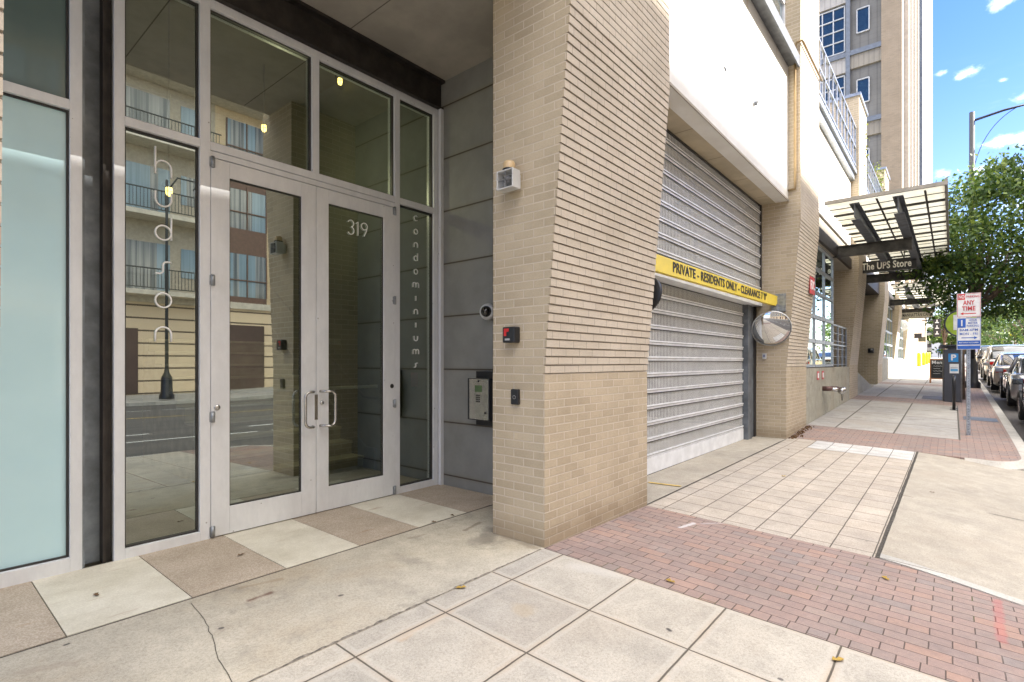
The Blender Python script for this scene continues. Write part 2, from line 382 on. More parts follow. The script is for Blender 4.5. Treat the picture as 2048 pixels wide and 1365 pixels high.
def asphalt():
    m = M('asphalt').pos(); n = m.noise(m.P, 150, 3, .7); big = m.noise(m.vec(m.x * .25, m.y * 1.6), 1.0, 6, .65)
    c = m.mix(n.ss(.3, .7), (.055, .054, .053), (.12, .115, .11)); c = m.mul(.8, c, m.ramp(big, [(.3, (.7, .68, .68)), (.7, (1.5, 1.35, 1.25))]))
    return m.pbr(c, .8, 0, m.bump(n, .5, .006))
asphalt_m = asphalt()
paint_white = plain('road paint', (.62, .61, .57), .7, var=.3, scale=18)
paint_yellow = plain('yellow road paint', (.60, .42, .12), .7, var=.35, scale=18)
ground_m = plain('distant ground', (.20, .19, .16), .95, var=.3, scale=.1)

def metal_alu():
    m = M('weathered aluminium').pos(); n = m.noise(m.vec(m.x * 2, m.y * 2, m.z * .8), 3.5, 6, .7); f = m.noise(m.P, 120, 3, .6)
    vo = m.new('TexVoronoi'); m.nt.links.new(m.P.k, vo.inputs['Vector']); vo.inputs['Scale'].default_value = 7
    pit = S(m.nt, vo.outputs['Distance']).lt(.045) * .6
    c = m.mix(n.ss(.3, .75), (.70, .715, .735), (.80, .815, .835)); c = m.mix(pit, c, (.18, .16, .13))
    return m.pbr(c, n * .2 + .27, .12, m.bump(f, .06, .002))
alu = metal_alu()
alu_dark = plain('dark gasket metal', (.045, .042, .04), .5, .3, bump=.1)
steel_bg = plain('blue grey steel paint', (.135, .15, .17), .6, .2, var=.35, scale=5, bump=.25)
steel_dark = plain('dark bronze steel', (.045, .038, .033), .55, .35, var=.4, scale=7, bump=.3)
stainless = plain('brushed stainless', (.55, .54, .52), .24, .95, var=.12, scale=20)
chrome = plain('satin chrome', (.62, .61, .60), .15, 1.0, var=.05)
black_pl = plain('black plastic', (.016, .016, .018), .38, var=.2)
white_pl = plain('white plastic', (.58, .58, .57), .4, var=.1)
galv = plain('galvanised steel', (.36, .38, .40), .42, .75, var=.3, scale=14, bump=.15)
rubber = plain('black rubber', (.02, .02, .02), .8)
white_letter = plain('white vinyl lettering', (.95, .95, .94), .5, var=.03)
def panel_mat():
    m = M('grey fibre cement panels').pos(); n = m.noise(m.P, 3, 5, .6); f = m.noise(m.P, 150, 2)
    e = ((m.z - .745 + 6.2) / .62).fract(); e = e.min(1.0 - e) * .62
    j = 1.0 - e.ss(.005, .012)
    c = m.mix(n.ss(.3, .7), (.225, .225, .208), (.275, .273, .252)); c = m.mix((1.0 - e.ss(.0, .05)) * .25, c, (.20, .16, .10))
    c = m.mix(j * .9, c, (.06, .045, .03))
    return m.pbr(c, .5, 0, m.bump(f * .2 - j * 2, .4, .005), spec=.4)
panel_m = panel_mat()
stucco = plain('cream ceiling board', (.40, .36, .29), .9, var=.12, scale=3, bump=.4)
def soffit_mat(name, c, pitch, x0):
    m = M(name).pos(); n = m.noise(m.P, 2, 5, .6); f = m.noise(m.P, 90, 2)
    e = ((m.x - x0 + pitch * 20) / pitch).fract(); e = e.min(1.0 - e) * pitch; j = 1.0 - e.ss(.003, .008)
    col = m.mix(n.ss(.3, .7), tuple(v * .82 for v in c), tuple(v * 1.08 for v in c)); col = m.mix(j * .85, col, (.07, .06, .05))
    return m.pbr(col, .85, 0, m.bump(f, .3, .004))
soffit_m = soffit_mat('cream soffit board', (.50, .43, .31), 1.22, 5.6)
ceil_m = soffit_mat('recess ceiling board', (.42, .385, .33), 1.3, 4.25)
def white_wall_mat():
    m = M('white stucco with rust streaks').pos(); n = m.noise(m.P, 2.2, 5, .6); f = m.noise(m.P, 70, 3)
    drip = m.noise(m.vec(m.x * 9, m.y, m.z * .45), 1.0, 4, .7).ss(.56, .75) * (m.z + m.noise(m.vec(m.x * 3, 0, 0), 1.5, 3) * 1.8).ss(6.6, 8.0)
    c = m.mix(n.ss(.3, .7), (.70, .68, .63), (.78, .77, .73)); c = m.mix(drip * .65, c, (.40, .25, .08))
    return m.pbr(c, .85, 0, m.bump(f, .3, .003))
white_wall = white_wall_mat()

def glass_mat(name, tint, refl=.25, rough=0.0, wav=0.0):
    m = M(name).pos(); tr = m.new('BsdfTransparent'); gl = m.new('BsdfGlossy'); gl.inputs['Roughness'].default_value = rough
    tr.inputs[0].default_value = (*tint, 1); gl.inputs[0].default_value = (.86, .94, .88, 1)
    fr = m.new('Fresnel'); fr.inputs[0].default_value = 1.5
    if wav:
        b = m.bump(m.noise(m.P, 1.6, 2), wav, .02); m.nt.links.new(b.k, gl.inputs['Normal'])
    f = (S(m.nt, fr.outputs[0]) * 1.6 + refl).sat()
    mx = m.new('MixShader'); m.nt.links.new(f.k, mx.inputs[0]); m.nt.links.new(tr.outputs[0], mx.inputs[1]); m.nt.links.new(gl.outputs[0], mx.inputs[2])
    m.nt.links.new(mx.outputs[0], m.out.inputs[0]); return m.mat
glass = glass_mat('clear door glass', (.36, .46, .40), .33)
glass_sh = glass_mat('shop window glass', (.35, .42, .42), .42)
glass_dark = plain('dark reflecting glazing', (.03, .045, .05), .04, .0, var=.2, spec=1.0, coat=.6)
glass_blue = plain('blue reflecting glazing', (.02, .045, .06), .05, .3, var=.3, spec=1.0, coat=.5)
def frosted(name, c1, c2):
    m = M(name).pos(); n = m.noise(m.P, 1.3, 4)
    col = m.mix(n.ss(.3, .7), c1, c2); return m.pbr(col, .35, 0, None, spec=.6, coat=1.0)
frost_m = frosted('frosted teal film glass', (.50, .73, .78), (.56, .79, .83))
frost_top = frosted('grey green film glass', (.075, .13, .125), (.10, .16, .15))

def grille_mat():
    m = M('perforated aluminium slats').pos()
    px, pz = .048, .0150
    row = (m.z / pz).floor(); off = (row * .5).fract()
    fx = (m.x / px + off * 0.0).fract(); fz = (m.z / pz).fract()
    hole = ((fx - .5).abs().lt(.38)) * ((fz - .5).abs().lt(.31))
    n = m.noise(m.P, 4, 4); c = m.mix(n.ss(.3, .7), (.68, .68, .66), (.75, .75, .73))
    p = m.new('BsdfPrincipled'); m.put(p.inputs['Base Color'], c); p.inputs['Roughness'].default_value = .55; p.inputs['Metallic'].default_value = .0; p.inputs['Specular IOR Level'].default_value = .2
    tr = m.new('BsdfTransparent'); mx = m.new('MixShader')
    m.nt.links.new(hole.k, mx.inputs[0]); m.nt.links.new(p.outputs[0], mx.inputs[1]); m.nt.links.new(tr.outputs[0], mx.inputs[2])
    m.nt.links.new(mx.outputs[0], m.out.inputs[0]); return m.mat
grille_m = grille_mat()
slat_rail = plain('slat rail aluminium', (.76, .77, .78), .45, .0, var=.12, scale=5)
yellow_p = plain('safety yellow paint', (.80, .60, .02), .35, var=.08, scale=4)
black_paint = plain('black sign lettering', (.02, .02, .02), .6)
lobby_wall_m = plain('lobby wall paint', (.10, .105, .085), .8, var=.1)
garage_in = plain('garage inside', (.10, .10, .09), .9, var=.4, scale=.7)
lamp_glow = plain('lit cage lamp', (.9, .7, .3), .4, emit=(1, .62, .18), es=2.2)

# ------------------------------------------------------------ ground sheets
def sheet(name, x0, x1, y0, y1, mat, zf=gz, dz=0.0, nx=None, ny=None, skirt=.12):
    nx = nx or max(2, int((x1 - x0) / .6)); ny = ny or max(2, int((y1 - y0) / .6)); m = MB()
    P = [(x0 + (x1 - x0) * i / nx, y0 + (y1 - y0) * j / ny) for j in range(ny + 1) for i in range(nx + 1)]
    fs = [(j * (nx + 1) + i, j * (nx + 1) + i + 1, (j + 1) * (nx + 1) + i + 1, (j + 1) * (nx + 1) + i) for j in range(ny) for i in range(nx)]
    m.add([(x, y, zf(x, y) + dz) for x, y in P], fs)
    ring = [(i, 0) for i in range(nx)] + [(nx, j) for j in range(ny)] + [(i, ny) for i in range(nx, 0, -1)] + [(0, j) for j in range(ny, 0, -1)]
    idx = [j * (nx + 1) + i for i, j in ring]
    vs = [m.v[k] for k in idx] + [(m.v[k][0], m.v[k][1], m.v[k][2] - skirt) for k in idx]; n = len(idx)
    m.add(vs, [(k, k + n, (k + 1) % n + n, (k + 1) % n) for k in range(n)])
    o = m.build(name, mat, recalc=False); tag(o, kind='structure'); return o
BE = 5.16                                     # far edge of the first paver band
sheet('sidewalk', -14, 3.28, CURB, 2.43, sidewalk_m, ny=8)
# soldier row + field of pavers
sheet('paving', 3.284, 3.385, CURB, 2.43, paver_edge_m, nx=2)
sheet('paving', 3.387, 5.05, .449, 2.43, paver_m, skirt=.01)
def gz_low(x, y): return gz(x, y)
# curved edge of paver field towards the apron
def apron_z(x, y):
    e = max(0.0, min(1.0, (.45 - y) / 1.75)); edge = min(1, max(0, (x - 4.4) / 1.2)) * min(1, max(0, (12.2 - x) / 1.0))
    return gz(x, y) - (.125 * e * e * (3 - 2 * e)) * edge
m = MB()
def edge_x(y):      # boundary pavers/apron: straight then swings toward the camera
    return 5.05 if y >= .449 else 5.05 - .30 * ((.45 - y) / .85) ** 1.3
ys = [(-1.0 + i * .145) for i in range(11)]; ys[-1] = .449
pv = MB(); ap = MB(); bd = MB()
for a, b in zip(ys, ys[1:]):
    for i in range(4):
        xa = [3.387 + (edge_x(a) - 3.387) * t / 4 for t in (i, i + 1)]; xb = [3.387 + (edge_x(b) - 3.387) * t / 4 for t in (i, i + 1)]
        if b <= -.05 + 1e-3 or True:
            if a >= -.05: pass
    # paver part outside the first rectangle
    n = 5
    for i in range(n):
        def q(y, t): x = 3.387 + (min(edge_x(y), 5.05) - 3.387) * t; return (x, y, apron_z(x, y) if x > 4.4 else gz(x, y))
        if True:
            bb = b; pv.quad(q(a, i / n), q(a, (i + 1) / n), q(bb, (i + 1) / n), q(bb, i / n))
    def e(y, o): x = edge_x(y) + o; return (x, y, apron_z(x, y))
    bd.quad(e(a, .0), e(a, .15), e(b, .15), e(b, .0))
tag(pv.build('paving', paver_m, recalc=False), kind='structure')
bd.build('apron_border', curb_m, recalc=False); tag(bpy.data.objects['apron_border'], kind='structure')
sheet('driveway', 5.052, 11.25, .475, 2.43, drive_m, nx=14, ny=6)
sheet('driveway', 5.075, 11.04, 2.44, 3.3, apron_m, zf=lambda x, y: g(x) + .008)
sheet('driveway', 4.6, 12.0, 3.3, 9.0, apron_m, zf=lambda x, y: g(x) + .005)
# fresh pale strip at far end of the driveway
fresh = concrete_mat('fresh pale concrete', (.58, .57, .55), (.32, .295), x0=5.16, y0=.49, jw=.004, band=False, stainf=.1)
sheet('driveway_patch', 10.35, 11.24, .48, 1.95, fresh, dz=.004, skirt=.003)
for i in range(1):
    am = MB(); xs = [5.21, 5.6, 6.2, 7, 8, 9, 10, 10.8, 11.25]; yy = [.445, .2, 0, -.3, -.6, -.9, -1.15, -1.35]
    for xa, xb in zip(xs, xs[1:]):
        for ya, yb in zip(yy[1:], yy):
            am.quad(*[(x, y, apron_z(x, y)) for x, y in ((xa, ya), (xb, ya), (xb, yb), (xa, yb))])
    for ya, yb in zip(ys, ys[1:]):
        am.quad(*[(x, y, apron_z(x, y)) for x, y in ((edge_x(ya) + .15, ya), (5.21, ya), (5.21, yb), (edge_x(yb) + .15, yb))])
    tag(am.build('driveway_apron', apron_m, recalc=False), kind='structure')
jm = MB()
def strip(mb, pts, wd, zf, dz=.004):
    for (xa, ya), (xb, yb) in zip(pts, pts[1:]):
        dx_, dy_ = xb - xa, yb - ya; L = math.hypot(dx_, dy_); nx_, ny_ = -dy_ / L * wd / 2, dx_ / L * wd / 2
        mb.quad(*[(x, y, zf(x, y) + dz) for x, y in ((xa - nx_, ya - ny_), (xb - nx_, yb - ny_), (xb + nx_, yb + ny_), (xa + nx_, ya + ny_))])
rnd = random.Random(3)
strip(jm, [(5.05 + i * .25, .46 + rnd.uniform(-.006, .006)) for i in range(26)], .028, apron_z)
strip(jm, [(5.075, 2.435), (11.05, 2.435)], .022, gz, .006)
strip(jm, [(7.6, .44), (7.63, -.4), (7.7, -1.1)], .012, apron_z)
strip(jm, [(edge_x(y) + .004, y) for y in ys], .010, apron_z)
tag(jm.build('expansion_joint', joint_m, recalc=False), kind='structure')
# second paver band, amenity strip and the walk beyond
sheet('paving', 11.252, 12.9, -.15, 2.43, paver_m)
def cz(x, y):   # rounded nose by the curb return
    return gz(x, y)
nose = MB(); 
pts_i = [(11.25, -.15), (11.25, -.45)] + [(11.25 + .5 * (1 - math.cos(t)), -.45 - .4 * math.sin(t)) for t in [R(15 * k) for k in range(1, 7)]]
poly = pts_i + [(12.9, -.85), (12.9, -.15)]
nose.add([(x, y, gz(x, y)) for x, y in poly], (tuple(range(len(poly))),))
tag(nose.build('paving', paver_m), kind='structure')
cb = MB()
def off(p, q, dd):
    dx_, dy_ = q[0] - p[0], q[1] - p[1]; L = math.hypot(dx_, dy_); return (dy_ / L * -dd, dx_ / L * dd)
outer = [(11.10, -.15), (11.10, -.5)] + [(11.10 + .6 * (1 - math.cos(t)), -.5 - .5 * math.sin(t)) for t in [R(15 * k) for k in range(1, 7)]]
def top_(x, y, lo=0): 
    f = min(1, max(0, (x - 11.1) / .8)); return gz(x, y) + .004 - (.09 * (1 - f) * lo)
for (a, b, c, d) in zip(pts_i, pts_i[1:], outer, outer[1:]):
    cb.quad((*a, gz(*a) + .003), (*b, gz(*b) + .003), (*d, top_(*d, 1)), (*c, top_(*c, 1)))
    cb.quad((*c, top_(*c, 1)), (*d, top_(*d, 1)), (*d, road_z(*d) - .1), (*c, road_z(*c) - .1))
tag(cb.build('curb', curb_m, recalc=False), kind='structure')
def curb(x0, x1, n=40):
    c = MB(); xs = [x0 + (x1 - x0) * i / n for i in range(n + 1)]
    for a, b in zip(xs, xs[1:]):
        y0, y1 = -.85, CURB
        c.quad((a, y1, gz(a, y1) + .004), (b, y1, gz(b, y1) + .004), (b, y0, gz(b, y0) + .004), (a, y0, gz(a, y0) + .004))
        c.quad((a, y1 - .01, road_z(a, y1) - .02), (b, y1 - .01, road_z(b, y1) - .02), (b, y1, gz(b, y1) + .004), (a, y1, gz(a, y1) + .004))
    tag(c.build('curb', curb_m, recalc=False), kind='structure')
curb(11.72, 140, 120); curb(-14, 4.4, 10)
sheet('paving', 12.902, 140, -.85, -.12, paver_m, nx=120)
sheet('sidewalk', 12.902, 19.3, -.118, 2.43, far_walk_m)
sheet('paving', 19.302, 20.8, -.118, 2.43, paver_m)
sheet('sidewalk', 20.802, 27.2, -.118, 2.43, far_walk_m)
sheet('paving', 27.202, 28.6, -.118, 2.43, paver_m)
sheet('sidewalk', 28.602, 140, -.118, 2.43, far_walk_m, nx=100)
sheet('road', -60, 320, -15.2, CURB - .02, asphalt_m, zf=road_z, nx=160, ny=14)
sheet('sidewalk', -60, 140, -21.5, -15.35, far_walk_m, zf=lambda x, y: road_z(x, -15.2) + .13, nx=80)
sheet('curb', -60, 140, -15.35, -15.2, curb_m, zf=lambda x, y: road_z(x, -15.2) + .134, nx=80, ny=1, skirt=.3)
lm = MB()
for k in range(-10, 40):
    strip(lm, [(k * 3.0 - 10, -4.6), (k * 3.0 - 8.2, -4.6)], .12, road_z) if k % 1 == 0 else None
strip(lm, [(x, -3.55) for x in range(-40, 141, 2)], .10, road_z)
strip(lm, [(x, -11.6) for x in range(-40, 141, 2)], .12, road_z)
for k in range(-5, 20): strip(lm, [(k * 7.0 + 2, -3.55), (k * 7.0 + 2, -2.7)], .10, road_z, .0045)
tag(lm.build('road_marking', paint_white, recalc=False), kind='structure')
lm = MB(); strip(lm, [(x, -8.1) for x in range(-40, 141, 2)], .12, road_z)
tag(lm.build('road_marking', paint_yellow, recalc=False), kind='structure')
# far terrain
t = MB(); xs = [-400, -60, 0, 40, 105, 200, 320, 600, 1500]; ysf = [-900, -200, -60, -21.4, -1, 4, 30, 120, 900]
for xa, xb in zip(xs, xs[1:]):
    for ya, yb in zip(ysf, ysf[1:]): t.quad(*[(x, y, g(x) - .6 if x < 300 else g(x) - .35) for x, y in ((xa, ya), (xb, ya), (xb, yb), (xa, yb))])
tag(t.build('ground', ground_m, recalc=False), kind='structure')
# yellow paint touch on garage slab
ym = MB(); a, b = unproj(1297, 966, z=-.03), unproj(1362, 974, z=-.03); strip(ym, [(a.x, a.y), (b.x, b.y)], .05, lambda x, y: g(x) + .012)
tag(ym.build('paint_mark', paint_yellow, recalc=False), kind='structure')

# entrance slab and tiles
tag(MB().box(.0, 3.283, 2.43, 3.56, -.15, .004).box(3.283, 4.2, 2.98, 3.56, -.15, .004).build('entrance_slab', slab_m, bevel=.006), kind='structure')
edges = [-.6, .0, .6, 1.196, 1.79, 2.385, 2.98, 3.575, 4.21]
for tone, mt in ((0, tile_tan), (1, tile_white)):
    tm = MB()
    for i, (a, b) in enumerate(zip(edges, edges[1:])):
        if i % 2 == (1 if tone == 0 else 0): tm.box(a + .003, b - .003, 3.578, 4.66, -.1, .004)
    tag(tm.build('entrance_tiles', mt), kind='structure')
tag(MB().box(-.6, 4.21, 3.56, 3.578, -.1, .0).box(-.6, 4.21, 3.58, 4.66, -.11, -.004).build('tile_joint', joint_m), kind='structure')
sp_e = MB(); rs_ = random.Random(8); xs_ = [i * .03 for i in range(110)]; wv = [(.003 + .006 * rs_.random() + (.010 if 1.2 < x < 2.9 and rs_.random() < .5 else 0)) for x in xs_]
for (xa, xb, wa, wb) in zip(xs_, xs_[1:], wv, wv[1:]):
    if xb < 3.27: sp_e.quad((xa, 2.4305, gz(xa, 2.4) + .004), (xb, 2.4305, gz(xb, 2.4) + .004), (xb, 2.431 + wb, .0065), (xa, 2.431 + wa, .0065))
tag(sp_e.build('slab_edge', plain('crumbled concrete edge', (.23, .20, .16), .95, var=.6, scale=30, bump=.8), recalc=False), kind='structure')
# crack in the slab
cr = MB(); pts = []
for (px_, py_) in ((380, 1207), (410, 1240), (418, 1262), (430, 1290), (436, 1320), (452, 1345), (462, 1365), (476, 1392)):
    p = unproj(px_, py_, z=.006); pts.append((p.x, p.y))
fp = []
for (a, b) in zip(pts, pts[1:]):
    for k in range(3): fp.append((a[0] + (b[0] - a[0]) * k / 3 + rnd.uniform(-.006, .006), a[1] + (b[1] - a[1]) * k / 3 + rnd.uniform(-.006, .006)))
strip(cr, fp, .0035, lambda x, y: .0, .0065); tag(cr.build('slab_crack', joint_m, recalc=False), kind='structure')

# ============================================================ THE CONDOMINIUM BUILDING
B = thing('condominium_building', (5.5, 2.43, 0), 'tan brick condominium building with leaning piers, glass entrance doors and a garage', 'building')
PX = [(-1.55, .235), (3.284, 5.075), (11.05, 12.83), (19.1, 20.9), (27.1, 28.9), (35.0, 36.8), (43.0, 44.8)]
LEAN0, NLEAN, DY = 20, 42, .0058
def pier_y(z):
    k = int(z / CR); return 2.433 - DY * max(0, min(NLEAN, k - LEAN0 + 1))
PIERTOP = [11, 11, 11, 9.65, 9.65, 9.65, 9.65]
for i, ((x0, x1), top) in enumerate(zip(PX, PIERTOP)):
    m = MB(); yb = 2.975; K = int(top / CR); zb = -.6
    m.box(x0, x1, 2.433, yb, zb, LEAN0 * CR, 0)
    for k in range(LEAN0, K):
        y = pier_y(k * CR + .01) + (random.uniform(-.0012, .0012) if k <= LEAN0 + NLEAN else 0); z0, z1, z2 = k * CR, k * CR + .0092, (k + 1) * CR; yj = y + .018
        if k > LEAN0 + NLEAN: yj = y + .008
        # joint
        m.add([(x0, yj, z0), (x1, yj, z0), (x1, yj, z1), (x0, yj, z1)], [(0, 1, 2, 3)], 1)
        m.add([(x0, y, z1), (x1, y, z1), (x1, y, z2), (x0, y, z2)], [(0, 1, 2, 3)], 1)
        m.add([(x0, yj, z1), (x1, yj, z1), (x1, y, z1), (x0, y, z1)], [(0, 1, 2, 3)], 1)
        m.add([(x0, yj, z2), (x1, yj, z2), (x1, y, z2), (x0, y, z2)], [(0, 3, 2, 1)], 1)
        for x, fl in ((x0, 0), (x1, 1)):
            f = [(0, 1, 2, 3)]
            m.add([(x, yj, z0), (x, yb, z0), (x, yb, z1), (x, yj, z1)], f, 0); m.add([(x, y, z1), (x, yb, z1), (x, yb, z2), (x, y, z2)], f, 0)
    m.box(x0, x1, yb - .004, yb, LEAN0 * CR, K * CR, 0)
    m.quad((x0, 2.2, K * CR), (x1, 2.2, K * CR), (x1, yb, K * CR), (x0, yb, K * CR))
    p = m.build('brick_pier', [brick, brick_lean], B, recalc=False)
    if top < 10:
        MB().box(x0 - .04, x1 + .04, 2.14, yb + .3, K * CR, K * CR + .09).build('cap', galv, p)
    if i >= 3:      # deeper brick returns on the far piers
        MB().box(x0 + .002, x1 - .002, yb, 3.7, -.6, K * CR - .01).build('return_wall', brick, p)

# --- entrance recess
side = MB().box(4.215, 5.0, 2.976, 9.3, -.05, 4.78); side.build('side_wall', panel_m, B)
MB().box(-1.0, 5.07, 2.40, 4.60, 4.765, 4.9).build('recess_ceiling', ceil_m, B)
MB().box(-1.55, 5.07, 2.20, 2.974, 4.50, 4.764).box(-1.55, 3.28, 2.20, 2.974, 4.9, 11).build('fascia_wall', brick, B) if False else None
MB().box(.236, 3.283, 2.36, 2.6, 4.77, 11).build('upper_wall', stucco, B)
bm_ = MB().box(-1.0, 4.213, 4.645, 4.80, 4.432, 4.763).box(-1.0, 4.213, 4.57, 4.645, 4.735, 4.763).box(-1.0, 4.213, 4.60, 4.645, 4.432, 4.447)
bm_.build('steel_beam', steel_dark, B)
c_ = MB().box(.868, .985, 4.76, 4.79, 0, 4.43, 0).box(.868, .88, 4.66, 4.76, 0, 4.43, 0).box(.985, 1.0, 4.665, 4.79, 0, 4.43, 1).box(1.0, 1.042, 4.70, 4.79, 0, 4.43, 1)
c_.build('steel_column', [plain('column steel paint', (.25, .28, .31), .6, .1, var=.4, scale=4, bump=.3), steel_dark], B)
MB().box(4.168, 4.213, 4.60, 4.645, 0, 4.43).build('corner_trim', alu, B)

YF0, YF1 = 4.65, 4.78       # frame front and back
X = {k: XD(k) for k in (228, 250, 400, 421, 459, 603, 632, 657, 767, 790, 800, 868, 881)}
fr = MB()
def fb(x0, x1, z0, z1, y0=YF0, y1=YF1): fr.box(x0, x1, y0, y1, z0, z1)
ZR0, ZR1 = 3.19, 3.258
fb(X[228], X[250], 0, 4.43); fb(X[400], X[421], 0, 4.43); fb(X[790] + .0, X[800], 0, 4.43); fb(X[868], X[881] - .04, 0, 4.43)
fb(X[250], X[400], 4.355, 4.43); fb(X[421], X[790], 4.355, 4.43); fb(X[800], X[868], 4.355, 4.43)
fb(X[250], X[400], ZR0, ZR1); fb(X[421], X[790], ZR0, ZR1); fb(X[800], X[868], ZR0, ZR1)
fb(X[421], X[790], 3.136, ZR0 - .004, YF0 + .006)
xm = X[632]; fb(xm - .035, xm + .035, ZR1, 4.355)
fb(X[250], X[400], 0, .075); fb(X[800], X[868], 0, .075)
frame = fr.build('entrance_frame', alu, B, bevel=.003)
gk = MB()     # dark gaskets around panes
def gasket(x0, x1, z0, z1, y=YF0 + .03, wd=.012):
    gk.box(x0, x0 + wd, y, y + .05, z0, z1); gk.box(x1 - wd, x1, y, y + .05, z0, z1)
    gk.box(x0 + wd, x1 - wd, y, y + .05, z0, z0 + wd); gk.box(x0 + wd, x1 - wd, y, y + .05, z1 - wd, z1)
panes = [(X[250], X[400], ZR1, 4.355, 'transom_pane'), (X[421], xm - .035, ZR1, 4.355, 'transom_pane'), (xm + .035, X[790], ZR1, 4.355, 'transom_pane'),
         (X[800], X[868], ZR1, 4.355, 'transom_pane'), (X[250], X[400], .075, ZR0, 'sidelight_pane'), (X[800], X[868], .075, ZR0, 'sidelight_pane')]
pane_objs = []
for x0, x1, z0, z1, nm in panes:
    gasket(x0, x1, z0, z1)
    pane_objs.append(MB().quad((x0, YF0 + .05, z0), (x1, YF0 + .05, z0), (x1, YF0 + .05, z1), (x0, YF0 + .05, z1)).build(nm, glass, B, recalc=False))
gk.build('glazing_gasket', alu_dark, B)

# stroke lettering
def arc(cx, cy, r, a0, a1, n=10, ry=None):
    ry = ry or r; return [(cx + r * math.cos(R(a0 + (a1 - a0) * i / n)), cy + ry * math.sin(R(a0 + (a1 - a0) * i / n))) for i in range(n + 1)]
GL = {'h': [[(-.5, 1.35), (-.5, -.5)], [(-.5, -.05)] + arc(0, -.02, .5, 180, 0) + [(.5, -.6)]],
      'u': [[(-.5, .5), (-.5, .0)] + arc(0, -.0, .5, 180, 360) + [(.5, .5)]],
      'd': [arc(0, 0, .5, 0, 360, 20), [(.5, 1.1), (.5, -.45)]],
      's': [[(.5, .42)] + arc(.22, .18, .24, 80, 180, 6) + arc(-.26, -.18, .24, 0, -100, 6) + [(-.5, -.42)]],
      'o': [arc(0, 0, .5, 0, 360, 20)],
      'n': [[(-.5, -.5), (-.5, .0)] + arc(0, 0, .5, 180, 0) + [(.5, -.5)]],
      'c': [arc(0, 0, .5, 50, 310, 16)],
      'i': [[(0, .5), (0, -.5)]],
      'm': [[(-.8, -.5), (-.8, .1)] + arc(-.4, .1, .4, 180, 0, 8) + [(0, -.5)], [(0, .1)] + arc(.4, .1, .4, 180, 0, 8) + [(.8, -.5)]],
      '3': [[(-.42, .62)] + arc(0, .48, .40, 150, -80, 12, .42) + arc(0, -.42, .44, 80, -150, 12, .48)],
      '1': [[(-.22, .6), (.08, .88), (.08, -.88)]],
      '9': [arc(0, .4, .44, 0, 360, 20), [(.44, .4), (.3, -.2), (-.05, -.88)]]}
def glyph(mb, ch, cx, cz, sx, sz, y, r):
    for st in GL[ch]:
        mb.tube([(cx + p[0] * sx, y, cz + p[1] * sz) for p in st], r, 6)
ly = YF0 + .041
L = MB()
def zat(px, py, Y=4.69): return unproj(px, py, Y=Y).z
xh = unproj(327, 0, Y=4.69).x
for ch, yc in (('h', 336), ('u', 399), ('d', 466), ('s', 536), ('o', 601), ('n', 669)):
    L = MB(); glyph(L, ch, xh, zat(327, yc), .108, .112, ly, .0066); L.build('letter', white_letter, pane_objs[4])
L = MB(); xc = unproj(832, 0, Y=4.69).x
for i, ch in enumerate('condominiums'):
    L = MB(); glyph(L, ch, xc, zat(832, 437 + i * 26.7), .052, .056, ly, .0046); L.build('letter', white_letter, pane_objs[5])

# door leaves
def door(x0, x1, g0, g1, hinge_x, pull_dir, label):
    d = MB(); y0, y1 = YF0 - .004, YF0 + .045; zt = 3.127
    a, b = x0 + .003, x1 - .003
    d.box(a, g0, y0, y1, .012, zt); d.box(g1, b, y0, y1, .012, zt); d.box(g0, g1, y0, y1, 2.995, zt); d.box(g0, g1, y0, y1, .012, .239)
    o = d.build('glass_door', alu, B, bevel=.0025); o['label'] = label
    MB().quad((g0, y0 + .028, .239), (g1, y0 + .028, .239), (g1, y0 + .028, 2.995), (g0, y0 + .028, 2.995)).build('door_glass', glass, o, recalc=False)
    k = MB(); w_ = .008
    k.box(g0, g0 + w_, y0 + .012, y0 + .027, .239, 2.995); k.box(g1 - w_, g1, y0 + .012, y0 + .027, .239, 2.995)
    k.box(g0 + w_, g1 - w_, y0 + .012, y0 + .027, .239, .239 + w_); k.box(g0 + w_, g1 - w_, y0 + .012, y0 + .027, 2.995 - w_, 2.995)
    k.build('glazing_gasket', alu_dark, o)
    for zh in (.06, 1.0, 2.12, 3.09):
        MB().tube([(hinge_x, y0 - .012, zh - .045), (hinge_x, y0 - .012, zh + .045)], .014, 12).box(hinge_x - .02, hinge_x + .02, y0 - .008, y0, zh - .04, zh + .04).build('hinge', galv, o)
    xp = (b if pull_dir < 0 else a) + pull_dir * .035; xq = xp + pull_dir * .115
    zc = 1.005; hh = .165; yy0 = y0 - .004; yq = y0 - .085; pts = []
    pts.append((xp, yy0, zc + hh))
    def corner(c, sgn):
        return [(xq - pull_dir * .05 + pull_dir * .05 * math.sin(R(a_)), yq, zc + sgn * (hh - .05 + .05 * math.cos(R(a_)))) for a_ in (range(0, 91, 15) if sgn > 0 else range(90, -1, -15))]
    pts += [(xp + pull_dir * .015, yq + .03, zc + hh), (xp + pull_dir * .04, yq, zc + hh)] + corner(0, 1) + corner(0, -1) + [(xp + pull_dir * .04, yq, zc - hh), (xp + pull_dir * .015, yq + .03, zc - hh), (xp, yy0, zc - hh)]
    MB().tube(pts, .0125, 12).build('pull_handle', stainless, o)
    MB().tube([(g0 + .01, YF0 + .10, 1.19), (g1 - .01, YF0 + .10, 1.19)], .016, 10).build('push_bar', white_pl, o)
    return o
dl = door(X[421], X[632], X[459], X[603], X[421] + .012, -1, 'left door leaf with clear glass')
dr = door(X[632], X[790], X[657], X[767], X[790] - .012, 1, 'right door leaf with number 319 on its glass')
